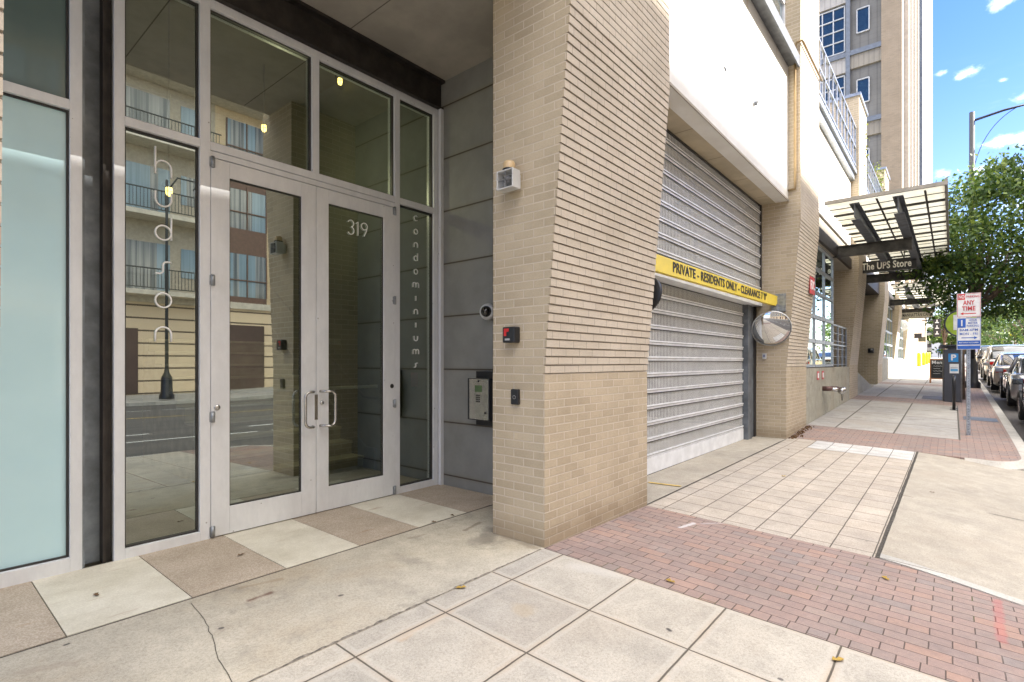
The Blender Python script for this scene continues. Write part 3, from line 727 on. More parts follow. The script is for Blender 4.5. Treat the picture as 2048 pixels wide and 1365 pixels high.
# lock parts and small plates
xr = X[632]
MB().lathe((xr + .055, YF0 - .006, 1.06), (0, -1, 0), [(.0, .014), (.018, .014), (.021, 0)], 20).build('lock_cylinder', chrome, dr)
MB().box(xr - .018, xr + .012, YF0 - .012, YF0 - .004, .90, 1.14).build('lock_guard', stainless, dr)
MB().lathe((X[790] - .045, YF0 - .006, 1.19), (0, -1, 0), [(0, .008), (.02, .008), (.024, 0)], 20).build('cylinder_cap', black_pl, dr)
MB().lathe((X[421] + .05, YF0 - .006, 1.075), (0, -1, 0), [(0, .008), (.02, .008), (.024, 0)], 20).build('cylinder_cap', stainless, dl)
L = MB(); c319 = unproj(713, 457, Y=4.675)
for ch, px_, py_ in (('3', 701, 455), ('1', 714, 458), ('9', 728, 460)):
    p = unproj(px_, py_, Y=4.67); L = MB(); glyph(L, ch, p.x, p.z, .080, .080, 4.662, .0048); L.build('numeral', white_letter, dr)
pink = plain('pink notice', (.55, .22, .24), .7)
MB().box(XD(829), XD(843), 4.712, 4.714, 1.17, 1.33).build('notice_sticker', pink, pane_objs[5])
MB().box(XD(660), XD(686), 4.69, 4.692, 1.62, 1.68).build('notice_sticker', plain('paper notice', (.30, .29, .27), .7), dr)

# frosted window to the left
FZ = zat(150, 207, 4.65)
fw = MB()
xl, xr_ = -.95, .866
for a, b, z0, z1 in ((XD(140), xr_, 0, 4.43), (xl, XD(140), 0, .10), (xl, XD(140), 3.19, 3.258), (xl, XD(140), 4.36, 4.43)): fw.box(a, b, 4.65, 4.78, z0, z1)
wo_ = fw.build('frosted_window', alu, B, bevel=.003); wo_['label'] = 'tall window with frosted teal glass'
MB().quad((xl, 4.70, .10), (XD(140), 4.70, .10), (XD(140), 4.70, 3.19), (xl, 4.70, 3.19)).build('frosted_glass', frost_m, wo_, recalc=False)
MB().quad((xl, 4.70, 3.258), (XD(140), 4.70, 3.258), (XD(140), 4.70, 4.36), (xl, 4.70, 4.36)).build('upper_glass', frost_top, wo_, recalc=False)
g2 = MB(); a = XD(140); g2.box(a - .014, a, 4.68, 4.70, .10, 3.19).box(a - .014, a, 4.68, 4.70, 3.258, 4.36).box(xl, a - .014, 4.68, 4.70, .10, .112).box(xl, a - .014, 4.68, 4.70, 3.178, 3.19).build('glazing_gasket', alu_dark, wo_)

# lobby behind the glass
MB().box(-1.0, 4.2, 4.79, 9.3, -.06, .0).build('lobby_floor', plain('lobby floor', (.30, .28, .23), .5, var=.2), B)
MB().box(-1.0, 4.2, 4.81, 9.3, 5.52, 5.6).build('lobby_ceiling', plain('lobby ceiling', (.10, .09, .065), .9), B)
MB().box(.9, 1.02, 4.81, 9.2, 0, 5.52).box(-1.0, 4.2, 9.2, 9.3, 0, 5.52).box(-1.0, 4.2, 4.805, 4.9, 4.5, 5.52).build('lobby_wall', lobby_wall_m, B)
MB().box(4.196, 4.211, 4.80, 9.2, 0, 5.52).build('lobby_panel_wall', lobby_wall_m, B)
stair_m = plain('concrete stair', (.45, .42, .33), .8, var=.2); st = MB(); rise, run = .178, .28
for k in range(14): st.box(2.35, 4.15, 6.14 + k * run, 9.19, k * rise + (0 if k else 0), (k + 1) * rise - .03); st.box(2.33, 4.15, 6.11 + k * run, 6.14 + (k + 1) * run + .01, (k + 1) * rise - .03, (k + 1) * rise)
stair = st.build('staircase', stair_m, B) if False else None
st = MB()
for k in range(10):
    st.box(2.35, 4.15, 6.14 + k * run, 6.14 + (k + 1) * run, 0, (k + 1) * rise - .035, 0)
    st.box(2.34, 4.15, 6.115 + k * run, 6.138 + (k + 1) * run, (k + 1) * rise - .033, (k + 1) * rise, 1)
stair = st.build('staircase', [stair_m, plain('stair tread', (.66, .62, .50), .7)], B)
sk = MB(); 
sk.prism([(5.9, .30), (6.1, .30), (8.94, 2.1), (8.94, 1.78), (6.14, 0.0), (5.9, 0.0)], 'x', 4.155, 4.19); sk.build('stringer', steel_bg, stair)
MB().tube([(4.10, 5.75, .98), (4.10, 6.05, .98), (4.10, 8.9, 2.80)], .02, 10).build('handrail', alu_dark, stair)
# cage lamps in the lobby
ll = bpy.data.lights.new('lobby_lamp_light', 'POINT'); ll.energy = 13; ll.color = (1, .8, .5); ll.shadow_soft_size = .05
lo_ = bpy.data.objects.new('lobby_lamp_light', ll); COL.objects.link(lo_); lo_.location = (3.0, 6.2, 3.9)
def cage_lamp(p, down=True):
    o = MB().lathe(p, (0, 0, -1), [(.0, 0), (.07, 0), (.07, .05), (.05, .06)], 16).build('cage_lamp', alu_dark, B)
    MB().lathe((p[0], p[1], p[2] - .055), (0, 0, -1), [(.03, 0), (.034, .03), (.03, .07), (.015, .09), (.0, .095)], 14).build('bulb', lamp_glow, o)
    cg = MB()
    for k in range(6):
        a = k * math.pi / 3; cg.tube([(p[0] + r * math.cos(a), p[1] + r * math.sin(a), p[2] - h) for r, h in ((.062, .05), (.066, .11), (.05, .18), (.0, .205))], .003, 5)
    cg.tube([(p[0] + .065 * math.cos(t), p[1] + .065 * math.sin(t), p[2] - .11) for t in [k * math.pi / 8 for k in range(17)]], .003, 5, caps=False)
    cg.build('cage', alu_dark, o)
for px_, py_, Y_ in ((680, 150, 6.6),):
    p = unproj(px_, py_, Y=Y_); p.z = min(p.z, 5.515); cage_lamp(p)
for px_, py_, Y_ in ((528, 243, 7.2), (338, 366, 6.6)):
    p = unproj(px_, py_, Y=Y_); cage_lamp(p)
    MB().tube([(p.x, p.y, p.z), (p.x, p.y, 5.52)], .012, 6).build('lamp_stem', alu_dark, B)

# --- garage bay
YG, YU = 3.06, 2.90
def slats(x0, x1, z0, z1, y, name, pitch=.2133, label=None, zoff=0.0):
    r = MB(); zz = z0; pg = MB()
    k = 0
    while zz < z1 - .02:
        r.box(x0, x1, y - .012, y + .02, zz, min(zz + .030, z1)); r.box(x0, x1, y - .022, y - .004, min(zz + .034, z1), min(zz + .055, z1))
        t0, t1 = zz + .055, min(zz + pitch, z1)
        if t1 > t0: pg.quad((x0, y, t0), (x1, y, t0), (x1, y, t1), (x0, y, t1))
        zz += pitch; k += 1
    o = r.build(name, slat_rail, B, bevel=0.0)
    pg.build('perforated_panel', grille_m, o, recalc=False)
    sj = MB(); zz = z0
    while zz < z1 - .06: sj.box(x0, x1, y - .013, y - .008, zz - .011, zz - .0005).box(x0, x1, y - .0235, y - .018, zz + .0305, zz + .0335); zz += pitch
    sj.build('slat_joint', alu_dark, o)
    if label: o['label'] = label
    return o
lo = slats(4.9, 10.45, .19, 2.85, YG, 'garage_door', label='lower roller door of perforated slats')
MB().box(4.9, 10.45, YG - .02, YG + .02, -.02, .188).build('bottom_rail', slat_rail, lo)
MB().box(4.9, 10.45, YG - .015, YG + .015, -.06, -.022).build('rubber_seal', rubber, lo)
up = slats(4.9, 11.0, 2.64, 4.60, YU, 'upper_grille', label='upper fixed perforated grille')
MB().box(4.9, 11.0, YU - .05, YU + .14, 2.54, 2.638).build('lower_rail', slat_rail, up)
MB().box(11.0, 11.045, YU - .03, YU + .04, 2.54, 4.66).build('side_track', alu_dark, up)
MB().box(10.46, 10.70, YG - .10, YG - .085, -.03, 2.535).box(10.46, 10.475, YG - .085, YG + .06, -.03, 2.535).box(10.72, 10.95, YG - .06, YG + .04, -.03, 2.535).build('steel_post', steel_bg, B)
MB().box(10.96, 11.049, YG - .08, YG + .1, -.03, 4.6).build('jamb_trim', alu_dark, B)
MB().box(5.076, 11.049, 2.41, 3.2, 4.53, 4.62).build('garage_soffit', soffit_m, B)
MB().box(4.9, 11.049, YU - .02, YU + .16, 4.50, 4.529).build('soffit_edge', alu_dark, B)
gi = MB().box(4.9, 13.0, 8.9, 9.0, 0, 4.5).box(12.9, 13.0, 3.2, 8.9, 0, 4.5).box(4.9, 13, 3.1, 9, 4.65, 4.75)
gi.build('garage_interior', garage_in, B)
# white stucco wall over the garage with spouts
ww = MB().box(5.076, 11.049, 2.40, 2.62, 4.528, 7.08); wwo = ww.build('white_wall', white_wall, B)
MB().box(5.076, 11.049, 2.385, 2.40, 4.515, 4.545).build('drip_edge', stucco, wwo)
for px_, py_ in ((1508, 207), (1450, 135)):
    p = unproj(px_, py_, Y=2.40)
    MB().lathe((p.x, 2.40, p.z), (0, -1, 0), [(.045, 0), (.045, .05), (.038, .05), (.038, 0)] if px_ > 1500 else [(.05, 0), (.05, .012), (.0, .012)], 16).build('drain_spout', galv, wwo)
sl_ = MB()
sl_.box(5.076, 11.03, 2.22, 2.40, 7.08, 7.12).box(5.076, 11.03, 2.20, 2.23, 7.0, 7.22).box(5.076, 11.03, 2.30, 2.42, 7.24, 7.36).box(5.076, 11.03, 2.28, 2.31, 7.2, 7.42)
sl_.build('metal_ledge', plain('ledge steel', (.10, .105, .11), .6, .0, var=.4, scale=5), wwo)
wn = MB()
for x0_ in (5.2, 6.7, 8.2, 9.7):
    x1_ = min(x0_ + 1.4, 11.0); 
    for a, b, c, d in ((x0_, x0_ + .06, 7.45, 9.9), (x1_ - .06, x1_, 7.45, 9.9), (x0_, x1_, 7.45, 7.52), (x0_, x1_, 8.25, 8.3), (x0_, x1_, 9.1, 9.15)): wn.box(a, b, 2.44, 2.5, c, d)
wf = wn.build('upper_window', slat_rail, B); MB().quad((5.1, 2.48, 7.44), (11.0, 2.48, 7.44), (11.0, 2.48, 9.95), (5.1, 2.48, 9.95)).build('window_pane', glass_dark, wf, recalc=False)
MB().box(5.076, 11.049, 2.41, 2.7, 9.95, 11).build('upper_wall', stucco, B)
# conduit on pier two
cd = MB(); yv = 2.275
cd.tube([(11.12 - .10, 2.40, 4.72), (11.0, yv, 4.72), (11.0, yv, 4.80), (11.0, yv, 7.40), (11.0, yv - .02, 7.47), (11.0, 2.155, 7.48), (11.1, 2.15, 7.48), (12.9, 2.15, 7.5)], .022, 8)
cd.build('conduit', plain('brass coloured conduit', (.30, .21, .10), .4, .4), B)

# --- storefront bays
storefront_fr = plain('pale grey window frame', (.40, .43, .46), .4, .5)
def storefront(x0, x1, y, z0, z1, nx, nz, name='shop_window'):
    m = MB(); t_ = .045
    for i in range(nx + 1):
        x = x0 + (x1 - x0) * i / nx; m.box(x - t_ / 2, x + t_ / 2, y - .03, y + .05, z0, z1)
    for k in range(nz + 1):
        z = z0 + (z1 - z0) * k / nz; hh = .03 if k not in (1, 2) else .045
        for i in range(nx):
            xa = x0 + (x1 - x0) * i / nx + t_ / 2; xb = x0 + (x1 - x0) * (i + 1) / nx - t_ / 2; m.box(xa, xb, y - .035, y + .05, z - hh, z + hh)
    o = m.build(name, storefront_fr, B); MB().quad((x0, y, z0), (x1, y, z0), (x1, y, z1), (x0, y, z1)).build('window_glass', glass_sh, o, recalc=False)
    return o
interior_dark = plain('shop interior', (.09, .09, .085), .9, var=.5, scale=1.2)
def upper_bay(x0, x1):
    w_ = MB().box(x0, x1, 2.40, 2.62, 4.98, 7.08).build('white_wall', white_wall, B)
    MB().box(x0, x1, 2.30, 2.40, 7.02, 7.16).box(x0, x1, 2.24, 2.32, 7.2, 7.32).build('metal_ledge', galv, w_)
    r = MB(); n = int((x1 - x0) / .55)
    for i in range(n + 1):
        x = x0 + .05 + (x1 - x0 - .1) * i / n
        r.box(x - .02, x + .02, 2.26, 2.30, 7.32, 8.60)
    for z in (7.45, 8.0, 8.62): r.box(x0, x1, 2.255, 2.305, z - .02, z + .02)
    r.build('terrace_railing', galv, B)
def low_roof(x0, x1): MB().box(x0, x1, 2.62, 14, 6.6, 7.1).build('terrace_deck', wall_conc, B)
# bay between piers two and three
cw = MB().box(12.832, 19.099, 2.44, 2.62, -.6, 1.31); cwo = cw.build('concrete_wall', wall_conc, B)
storefront(12.9, 16.6, 2.52, 1.36, 4.28, 3, 5)
rr = MB()
for x in (16.66, 17.5, 18.3, 19.05): rr.box(x - .02, x + .02, 2.50, 2.54, 1.31, 2.5)
for z in (1.38, 1.6, 1.82, 2.04, 2.26): rr.box(16.66, 19.05, 2.515, 2.525, z - .006, z + .006)
for z in (2.48, 1.93): rr.box(16.66, 19.05, 2.50, 2.54, z - .02, z + .02)
rr.build('guard_rail', storefront_fr, B)
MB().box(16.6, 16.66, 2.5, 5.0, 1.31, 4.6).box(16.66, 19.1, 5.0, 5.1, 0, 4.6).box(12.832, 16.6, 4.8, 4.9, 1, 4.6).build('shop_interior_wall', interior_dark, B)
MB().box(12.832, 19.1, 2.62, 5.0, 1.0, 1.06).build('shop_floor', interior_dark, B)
MB().box(12.832, 19.1, 2.45, 5.0, 4.30, 4.97).build('lintel', stucco, B)
MB().box(12.832, 19.099, 2.38, 2.449, 4.32, 4.62).build('steel_lintel', steel_dark, B)
upper_bay(12.832, 19.099)
# bay three: entry with ramp wedge
MB().prism([(20.901, -.6), (27.0, -.6), (27.0, .50), (24.6, .56), (20.901, 1.12)], 'y', 2.44, 2.60).build('concrete_wall', wall_conc, B)
MB().box(20.9, 27.1, 4.2, 4.3, 0, 4.6).build('shop_interior_wall', interior_dark, B)
storefront(21.6, 26.6, 4.0, .9, 4.2, 4, 4)
MB().box(20.901, 27.099, 2.38, 5.0, 4.32, 4.97).build('lintel', steel_dark, B)
upper_bay(20.901, 27.099)
MB().box(20.9, 27.1, 2.6, 4.3, .3, .5).build('shop_floor', wall_conc, B)
# bay four onward
for x0_, x1_ in ((28.901, 34.999), (36.801, 42.999)):
    MB().box(x0_, x1_, 2.44, 2.62, -.2, 1.62).build('concrete_wall', wall_conc, B)
    storefront(x0_ + .1, x1_ - .1, 2.52, 1.66, 4.28, 4, 4)
    MB().box(x0_, x1_, 4.6, 4.7, 1, 4.6).build('shop_interior_wall', interior_dark, B)
    MB().box(x0_, x1_, 2.40, 5.0, 4.30, 4.97).build('lintel', steel_dark, B)
    upper_bay(x0_, x1_) if x0_ < 35 else MB().box(x0_, x1_, 2.40, 2.62, 4.98, 9.6).build('white_wall', white_wall, B)
MB().box(44.801, 52, 2.42, 2.9, -.2, 9.6).build('brick_wall', brick_cream, B)
low_roof(12.832, 43)
MB().box(13.1, 44.8, 6.0, 6.2, -.2, 6.6).build('rear_wall', stucco, B)

# --- canopies
canopy_glass = M('translucent canopy sheet').pos()
n_ = canopy_glass.noise(canopy_glass.P, 1.4, 5, .65); st_ = canopy_glass.noise(canopy_glass.vec(canopy_glass.x * 6, canopy_glass.y * 1.5), 1.2, 4)
edge_ = (canopy_glass.y).ss(1.2, 2.2)
cc_ = canopy_glass.mix((n_.ss(.42, .72)) * .5, (.50, .49, .41), (.38, .35, .22)); cc_ = canopy_glass.mix(st_.ss(.5, .7) * edge_ * .75, cc_, (.22, .12, .03))
tl_ = canopy_glass.new('BsdfTranslucent'); df_ = canopy_glass.new('BsdfDiffuse'); mx_ = canopy_glass.new('MixShader'); mx_.inputs[0].default_value = .7
for n__ in (tl_, df_): canopy_glass.nt.links.new(cc_.k, n__.inputs[0])
canopy_glass.nt.links.new(df_.outputs[0], mx_.inputs[1]); canopy_glass.nt.links.new(tl_.outputs[0], mx_.inputs[2]); canopy_glass.nt.links.new(mx_.outputs[0], canopy_glass.out.inputs[0])
canopy_glass = canopy_glass.mat
can_steel = plain('weathered canopy steel', (.075, .07, .062), .6, .3, var=.5, scale=4, bump=.3)
can_edge = plain('pale canopy edge', (.30, .28, .24), .6, .2, var=.2)
def canopy(x0, L, beams):
    c = MB(); z = 4.93; ya, yb = .12, 2.16
    c.quad((x0, ya, z + .05), (x0 + L, ya, z + .05), (x0 + L, yb, z), (x0, yb, z))
    o = c.build('canopy', canopy_glass, B, recalc=False)
    e = MB(); e.box(x0 - .05, x0, ya - .05, yb, z - .02, z + .055).box(x0 + L, x0 + L + .05, ya - .05, yb, z - .06, z + .10).box(x0, x0 + L, ya - .05, ya, z - .04, z + .12)
    e.build('edge_frame', can_edge, o)
    bt = MB(); n = int(L / 1.05)
    for i in range(1, n): bt.box(x0 + i * L / n - .028, x0 + i * L / n + .028, ya, yb, z - .05, z - .005)
    for i in range(n): bt.box(x0 + (i + .5) * L / n - .008, x0 + (i + .5) * L / n + .008, ya, yb, z - .02, z - .006)
    for y in (.42, 1.22): bt.box(x0, x0 + L, y - .02, y + .02, z - .055, z - .051)
    bt.build('glazing_bar', can_steel, o)
    for y in (.86, 1.62):
        pr = MB(); pr.box(x0 + .35, x0 + L - .35, y - .09, y + .09, z - .36, z - .345).box(x0 + .1, x0 + L - .1, y - .008, y + .008, z - .345, z - .075).box(x0 + .05, x0 + L - .05, y - .09, y + .09, z - .074, z - .058)
        pr.build('purlin', steel_bg, o)
    for xb_ in beams:
        MB().box(xb_ - .008, xb_ + .008, .78, 2.6, z - .63, z - .38).box(xb_ - .08, xb_ + .08, .78, 2.6, z - .378, z - .363).box(xb_ - .08, xb_ + .08, .78, 2.6, z - .65, z - .632).build('beam', can_steel, o)
    return o
canopy(13.3, 12.5, (16.5, 22.6)); canopy(29.2, 12.5, (32.4, 38.5))

# ------------------------------------------------------------ signs hung on the canopy
def hang_sign(name, X, y0, y1, z0, z1, body, label, cat, bgm, fgm, size, width, frame=None, top=4.28, font_bold=.004):
    o = thing(name, (X, (y0 + y1) / 2, z0), label, cat)
    MB().box(X - .05, X + .05, y0, y1, z0, z1).build('sign_box', bgm, o, bevel=.005)
    if frame:
        f = MB(); 
        for a, b, c, d in ((y0, y1, z0, z0 + .03), (y0, y1, z1 - .03, z1), (y0, y0 + .03, z0, z1), (y1 - .03, y1, z0, z1)): f.box(X - .058, X - .05, a, b, c, d)
        f.build('frame', frame, o)
    for s in (-1, 1):
        text_mesh(body, size, fgm, 'lettering', o, (X + s * .054, (y0 + y1) / 2, (z0 + z1) / 2), (0, s, 0), (0, 0, 1), width=width, bold=font_bold)
    for y in (y0 + .3, y1 - .3): MB().tube([(X, y, z1), (X, y, top)], .012, 6).build('hanger', steel_dark, o)
    return o
dark_sign = plain('charcoal sign face', (.028, .027, .027), .5)
cream_l = plain('cream sign lettering', (.95, .92, .82), .5)
hang_sign('hanging_sign', 20.0, .83, 2.33, 4.28, 4.64, 'The UPS Store', 'charcoal hanging shop sign with large cream letters under the first canopy', 'sign', dark_sign, cream_l, .30, 1.26, top=4.88, font_bold=.008)
hang_sign('hanging_sign', 38.25, .85, 2.35, 3.98, 4.36, 'MANHATTAN CAFE', 'pale cafe sign with dark frame and letters hanging under the second canopy', 'sign', plain('cream sign face', (.36, .34, .27), .6), black_paint, .26, 1.28, frame=dark_sign, top=4.86)

# ------------------------------------------------------------ clearance bar and mirrors
cb_ = thing('clearance_bar', (8, 2.61, 2.5), 'yellow clearance bar with black lettering hung across the garage door', 'clearance bar')
MB().obox((8.0, 2.61, 2.60), (3.0, 0, .02), (0, .03, 0), (0, 0, .098)).build('bar', yellow_p, cb_, bevel=.004)
text_mesh("PRIVATE - RESIDENTS ONLY - CLEARANCE 7 '0\"", .17, black_paint, 'lettering', cb_, (8.15, 2.576, 2.604), (3.0, 0, .02), (0, 0, 1), width=4.15, bold=.003)
MB().box(11.0, 11.05, 2.44, 2.62, 2.42, 2.76).box(10.9, 11.0, 2.56, 2.66, 2.42, 2.55).build('bracket', galv, cb_)
MB().box(5.075, 5.12, 2.5, 2.72, 2.42, 2.72).build('bracket', galv, cb_)
def mirror(name, c, nrm, r, anchor, label):
    c = Vector(c); nrm = Vector(nrm).normalized(); o = thing(name, tuple(c), label, 'mirror')
    prof = [(r * math.sin(R(a)) / math.sin(R(30)), (math.cos(R(a)) - math.cos(R(30))) * r / math.sin(R(30)) ) for a in range(30, -1, -2)]
    MB().lathe(c, nrm, prof, 40).build('mirror_dome', plain('mirror surface', (.66, .67, .68), .015, 1.0, var=.01), o)
    MB().lathe(c, nrm, [(r + .004, .012), (r + .016, .004), (r + .016, -.02), (r - .01, -.022)], 40).build('rim', white_pl if 'front' in label else black_pl, o)
    MB().lathe(c, -nrm, [(r + .008, .02), (r * .7, .05), (0, .055)], 40).build('backing', black_pl, o)
    MB().tube([c - nrm * .06, anchor], .018, 8).build('arm', galv, o)
mc = unproj(1543, 658, X=10.80)
mirror('convex_mirror', mc, (-.86, -.36, -.40), .335, (11.05, 2.72, mc.z + .15), 'round convex mirror facing front on the brick pier below the yellow bar end')
mc2 = unproj(1291, 590, X=5.30); 
mirror('convex_mirror', (mc2.x, mc2.y, mc2.z), (.97, -.16, -.15), .19, (5.075, 2.75, mc2.z), 'black backed convex mirror peeking out from behind the near brick pier')

# ------------------------------------------------------------ small wall devices
XP = 3.284
o = thing('horn_strobe', (XP, 2.73, 2.9), 'white alarm horn with amber beacon high on the near brick pier', 'alarm horn')
hb = MB(); hx = XP - .14
for a, b, c, d in ((2.64, 2.65, 2.83, 2.98), (2.80, 2.81, 2.83, 2.98), (2.65, 2.80, 2.83, 2.84), (2.65, 2.80, 2.97, 2.98)): hb.box(hx, XP - .045, a, b, c, d)
hb.box(XP - .06, XP - .045, 2.65, 2.80, 2.84, 2.97); hb.box(XP - .05, XP, 2.67, 2.78, 2.85, 2.96); hb.build('horn_box', white_pl, o, bevel=.003)
MB().lathe((XP - .07, 2.725, 2.905), (-1, 0, 0), [(.0, .05), (.03, .05), (.035, .02), (.05, 0)], 16).box(XP - .13, XP - .12, 2.65, 2.80, 2.90, 2.91).box(XP - .13, XP - .12, 2.72, 2.73, 2.84, 2.97).build('horn_driver', plain('grey horn driver', (.2, .2, .2), .5), o)
MB().lathe((XP - .075, 2.73, 2.98), (0, 0, 1), [(.04, 0), (.055, .005), (.055, .02)], 20).build('beacon_base', black_pl, o)
MB().lathe((XP - .075, 2.73, 3.0), (0, 0, 1), [(.05, 0), (.05, .04), (.042, .06), (0, .065)], 20).build('beacon', plain('faded amber lens', (.55, .40, .22), .3), o)
o = thing('access_box', (XP, 2.74, 1.66), 'black control box with red label on the near brick pier', 'control box')
MB().box(XP - .075, XP, 2.675, 2.805, 1.605, 1.735).build('housing', black_pl, o, bevel=.01)
red = plain('red label', (.55, .02, .02), .5)
MB().box(XP - .078, XP - .0755, 2.735, 2.785, 1.695, 1.72).box(XP - .078, XP - .0755, 2.76, 2.785, 1.66, 1.695).build('red_label', red, o)
MB().box(XP - .078, XP - .0755, 2.725, 2.775, 1.625, 1.64).build('text_plate', plain('grey label', (.35, .35, .35), .5), o)
o = thing('card_reader', (XP, 2.72, 1.16), 'slim black card reader on the near brick pier', 'card reader')
MB().box(XP - .03, XP, 2.675, 2.755, 1.105, 1.23).build('reader_body', black_pl, o, bevel=.008)
MB().lathe((XP - .0305, 2.715, 1.165), (-1, 0, 0), [(.016, 0), (.016, .0015), (.012, .0015), (.012, 0)], 16).build('reader_mark', plain('grey ring', (.3, .3, .3), .5), o)
o = thing('dome_camera', (4.2, 3.9, 2.0), 'white rimmed black dome camera on the grey panel wall', 'security camera')
pc = unproj(975, 624, X=4.15)
MB().lathe(pc, (-1, -.35, 0), [(.0, -.06), (.085, -.06), (.09, .0), (.08, .03), (.06, .035)], 28).build('camera_ring', white_pl, o)
MB().lathe(pc + Vector((-.02, -.007, 0)), (-1, -.35, 0), [(.062, 0), (.058, .03), (.04, .055), (0, .068)], 24).build('camera_dome', plain('smoked dome', (.01, .01, .012), .06, spec=1), o)
o = thing('intercom', (4.2, 3.93, .8), 'stainless intercom panel with small screen and keypad on the grey wall', 'intercom')
MB().box(4.16, 4.214, 3.72, 4.02, .76, 1.35).build('back_plate', black_pl, o, bevel=.003)
ip = MB(); ip.prism([(4.16, 0), (4.05, 0), (4.07, .0)], 'z', 0, .001) if False else None
MB().box(4.06, 4.16, 3.73, 4.05, .825, 1.275).build('housing', black_pl, o, bevel=.004)
xf = 4.058
MB().box(xf - .004, xf, 3.74, 4.02, .835, 1.268).build('face_plate', stainless, o, bevel=.002)
MB().box(xf - .007, xf - .0045, 3.83, 3.93, 1.13, 1.20).build('screen', plain('green lcd', (.10, .16, .07), .2), o)
kp = MB()
for i in range(4):
    for j in range(3): kp.box(xf - .008, xf - .0045, 3.86 + j * .022, 3.874 + j * .022, 1.02 + i * .022, 1.034 + i * .022)
kp.build('keypad', black_pl, o)
MB().lathe((xf - .004, 3.78, .91), (-1, 0, 0), [(.014, 0), (.014, .004), (0, .004)], 14).lathe((xf - .004, 3.88, 1.245), (-1, 0, 0), [(.012, 0), (.012, .004), (0, .004)], 14).build('button', black_pl, o)
# keypad box below mirror
p = unproj(1530, 713, X=11.05)
o = thing('keypad_box', (11.05, p.y, p.z), 'small white keypad box on the brick pier under the round mirror', 'keypad')
MB().box(10.99, 11.05, p.y - .035, p.y + .035, p.z - .055, p.z + .055).build('housing', white_pl, o, bevel=.005)
MB().box(10.986, 10.9895, p.y - .02, p.y + .02, p.z - .02, p.z + .03).build('key_panel', plain('grey keys', (.18, .2, .3), .5), o)

# red signs and fire connection on the far wall
sg_red = plain('red sign', (.58, .06, .06), .5); sg_w = plain('white sign letters', (.85, .82, .8), .5)
o = thing('fire_sign', (12.55, 2.28, 2.9), 'red sign with white letters FDC on the leaning brick pier', 'sign')
MB().box(12.30, 12.78, 2.262, 2.272, 2.88, 3.24).build('sign_plate', sg_red, o); text_mesh('FDC', .26, sg_w, 'lettering', o, (12.54, 2.26, 3.06), (1, 0, 0), (0, 0, 1), width=.40, bold=.008)
for k, (xs_, lb) in enumerate(((14.15, 'left of two small red and white plates above the fire department pipes'), (14.75, 'right of two small red and white plates above the fire department pipes'))):
    o = thing('pipe_plate', (xs_, 2.44, 1.1), lb, 'plate', 'plates above the fire connection')
    MB().box(xs_ - .12, xs_ + .12, 2.43, 2.438, 1.03, 1.23).build('plate', sg_red, o)
    MB().box(xs_ - .08, xs_ + .08, 2.427, 2.4295, 1.07, 1.19).build('plate_face', sg_w, o)
o = thing('fire_hose_connection', (15.0, 2.44, .8), 'twin capped fire hose connection with a hanging chain on the concrete wall', 'hose connection')
MB().tube([(14.75, 2.44, .80), (14.75, 2.30, .80), (14.98, 2.16, .80)], [.06, .06, .055], 14).build('pipe_body', plain('weathered red pipe', (.16, .09, .08), .5, .5), o)
for dxx in (-.10, .18):
    MB().tube([(14.88 + dxx, 2.30, .80), (14.97 + dxx, 2.10, .76)], .055, 16).tube([(14.97 + dxx, 2.10, .76), (15.0 + dxx, 2.03, .745)], .085, 18).build('cap', chrome, o)
MB().tube([(14.95 + .3 * t, 2.08, .72 - .22 * math.sin(math.pi * t)) for t in [i / 10 for i in range(11)]], .006, 5).build('chain', steel_dark, o)
# climbing plants on terrace
leaf_y = plain('yellow green leaves', (.24, .30, .03), .6, var=.5, scale=9)
leaf_g = M('fresh green leaves').pos()
def leaf_mat(name, a, b, c):
    m = M(name).pos(); oi = m.new('NewGeometry'); r = S(m.nt, oi.outputs['Random Per Island'])
    col = m.ramp(r, [(0, a), (.5, b), (1, c)]); tl = m.new('BsdfTranslucent'); p = m.new('BsdfPrincipled'); p.inputs['Roughness'].default_value = .55
    m.put(p.inputs['Base Color'], col); m.put(tl.inputs[0], col); mx = m.new('MixShader'); mx.inputs[0].default_value = .3
    m.nt.links.new(p.outputs[0], mx.inputs[1]); m.nt.links.new(tl.outputs[0], mx.inputs[2]); m.nt.links.new(mx.outputs[0], m.out.inputs[0]); return m.mat
leaf_g = leaf_mat('green leaves', (.028, .065, .012), (.06, .12, .018), (.17, .23, .03))
leaf_d = leaf_mat('deep green leaves', (.03, .065, .015), (.05, .095, .02), (.09, .14, .03))
def leaf_cloud(mb, pts, size, rg, flat=.5):
    for p in pts:
        n = Vector((rg.gauss(0, 1), rg.gauss(0, 1), rg.gauss(0, flat) + .6)).normalized(); u = n.orthogonal().normalized(); u.rotate(Matrix.Rotation(rg.random() * 6.28, 3, n)); v = n.cross(u)
        s = size * rg.uniform(.6, 1.25); p = Vector(p)
        mb.add([p - u * s * .55, p + v * s * .32 - u * .05 * s, p + u * s * .6, p - v * s * .32 - u * .05 * s], [(0, 1, 2, 3)])
rg = random.Random(11)
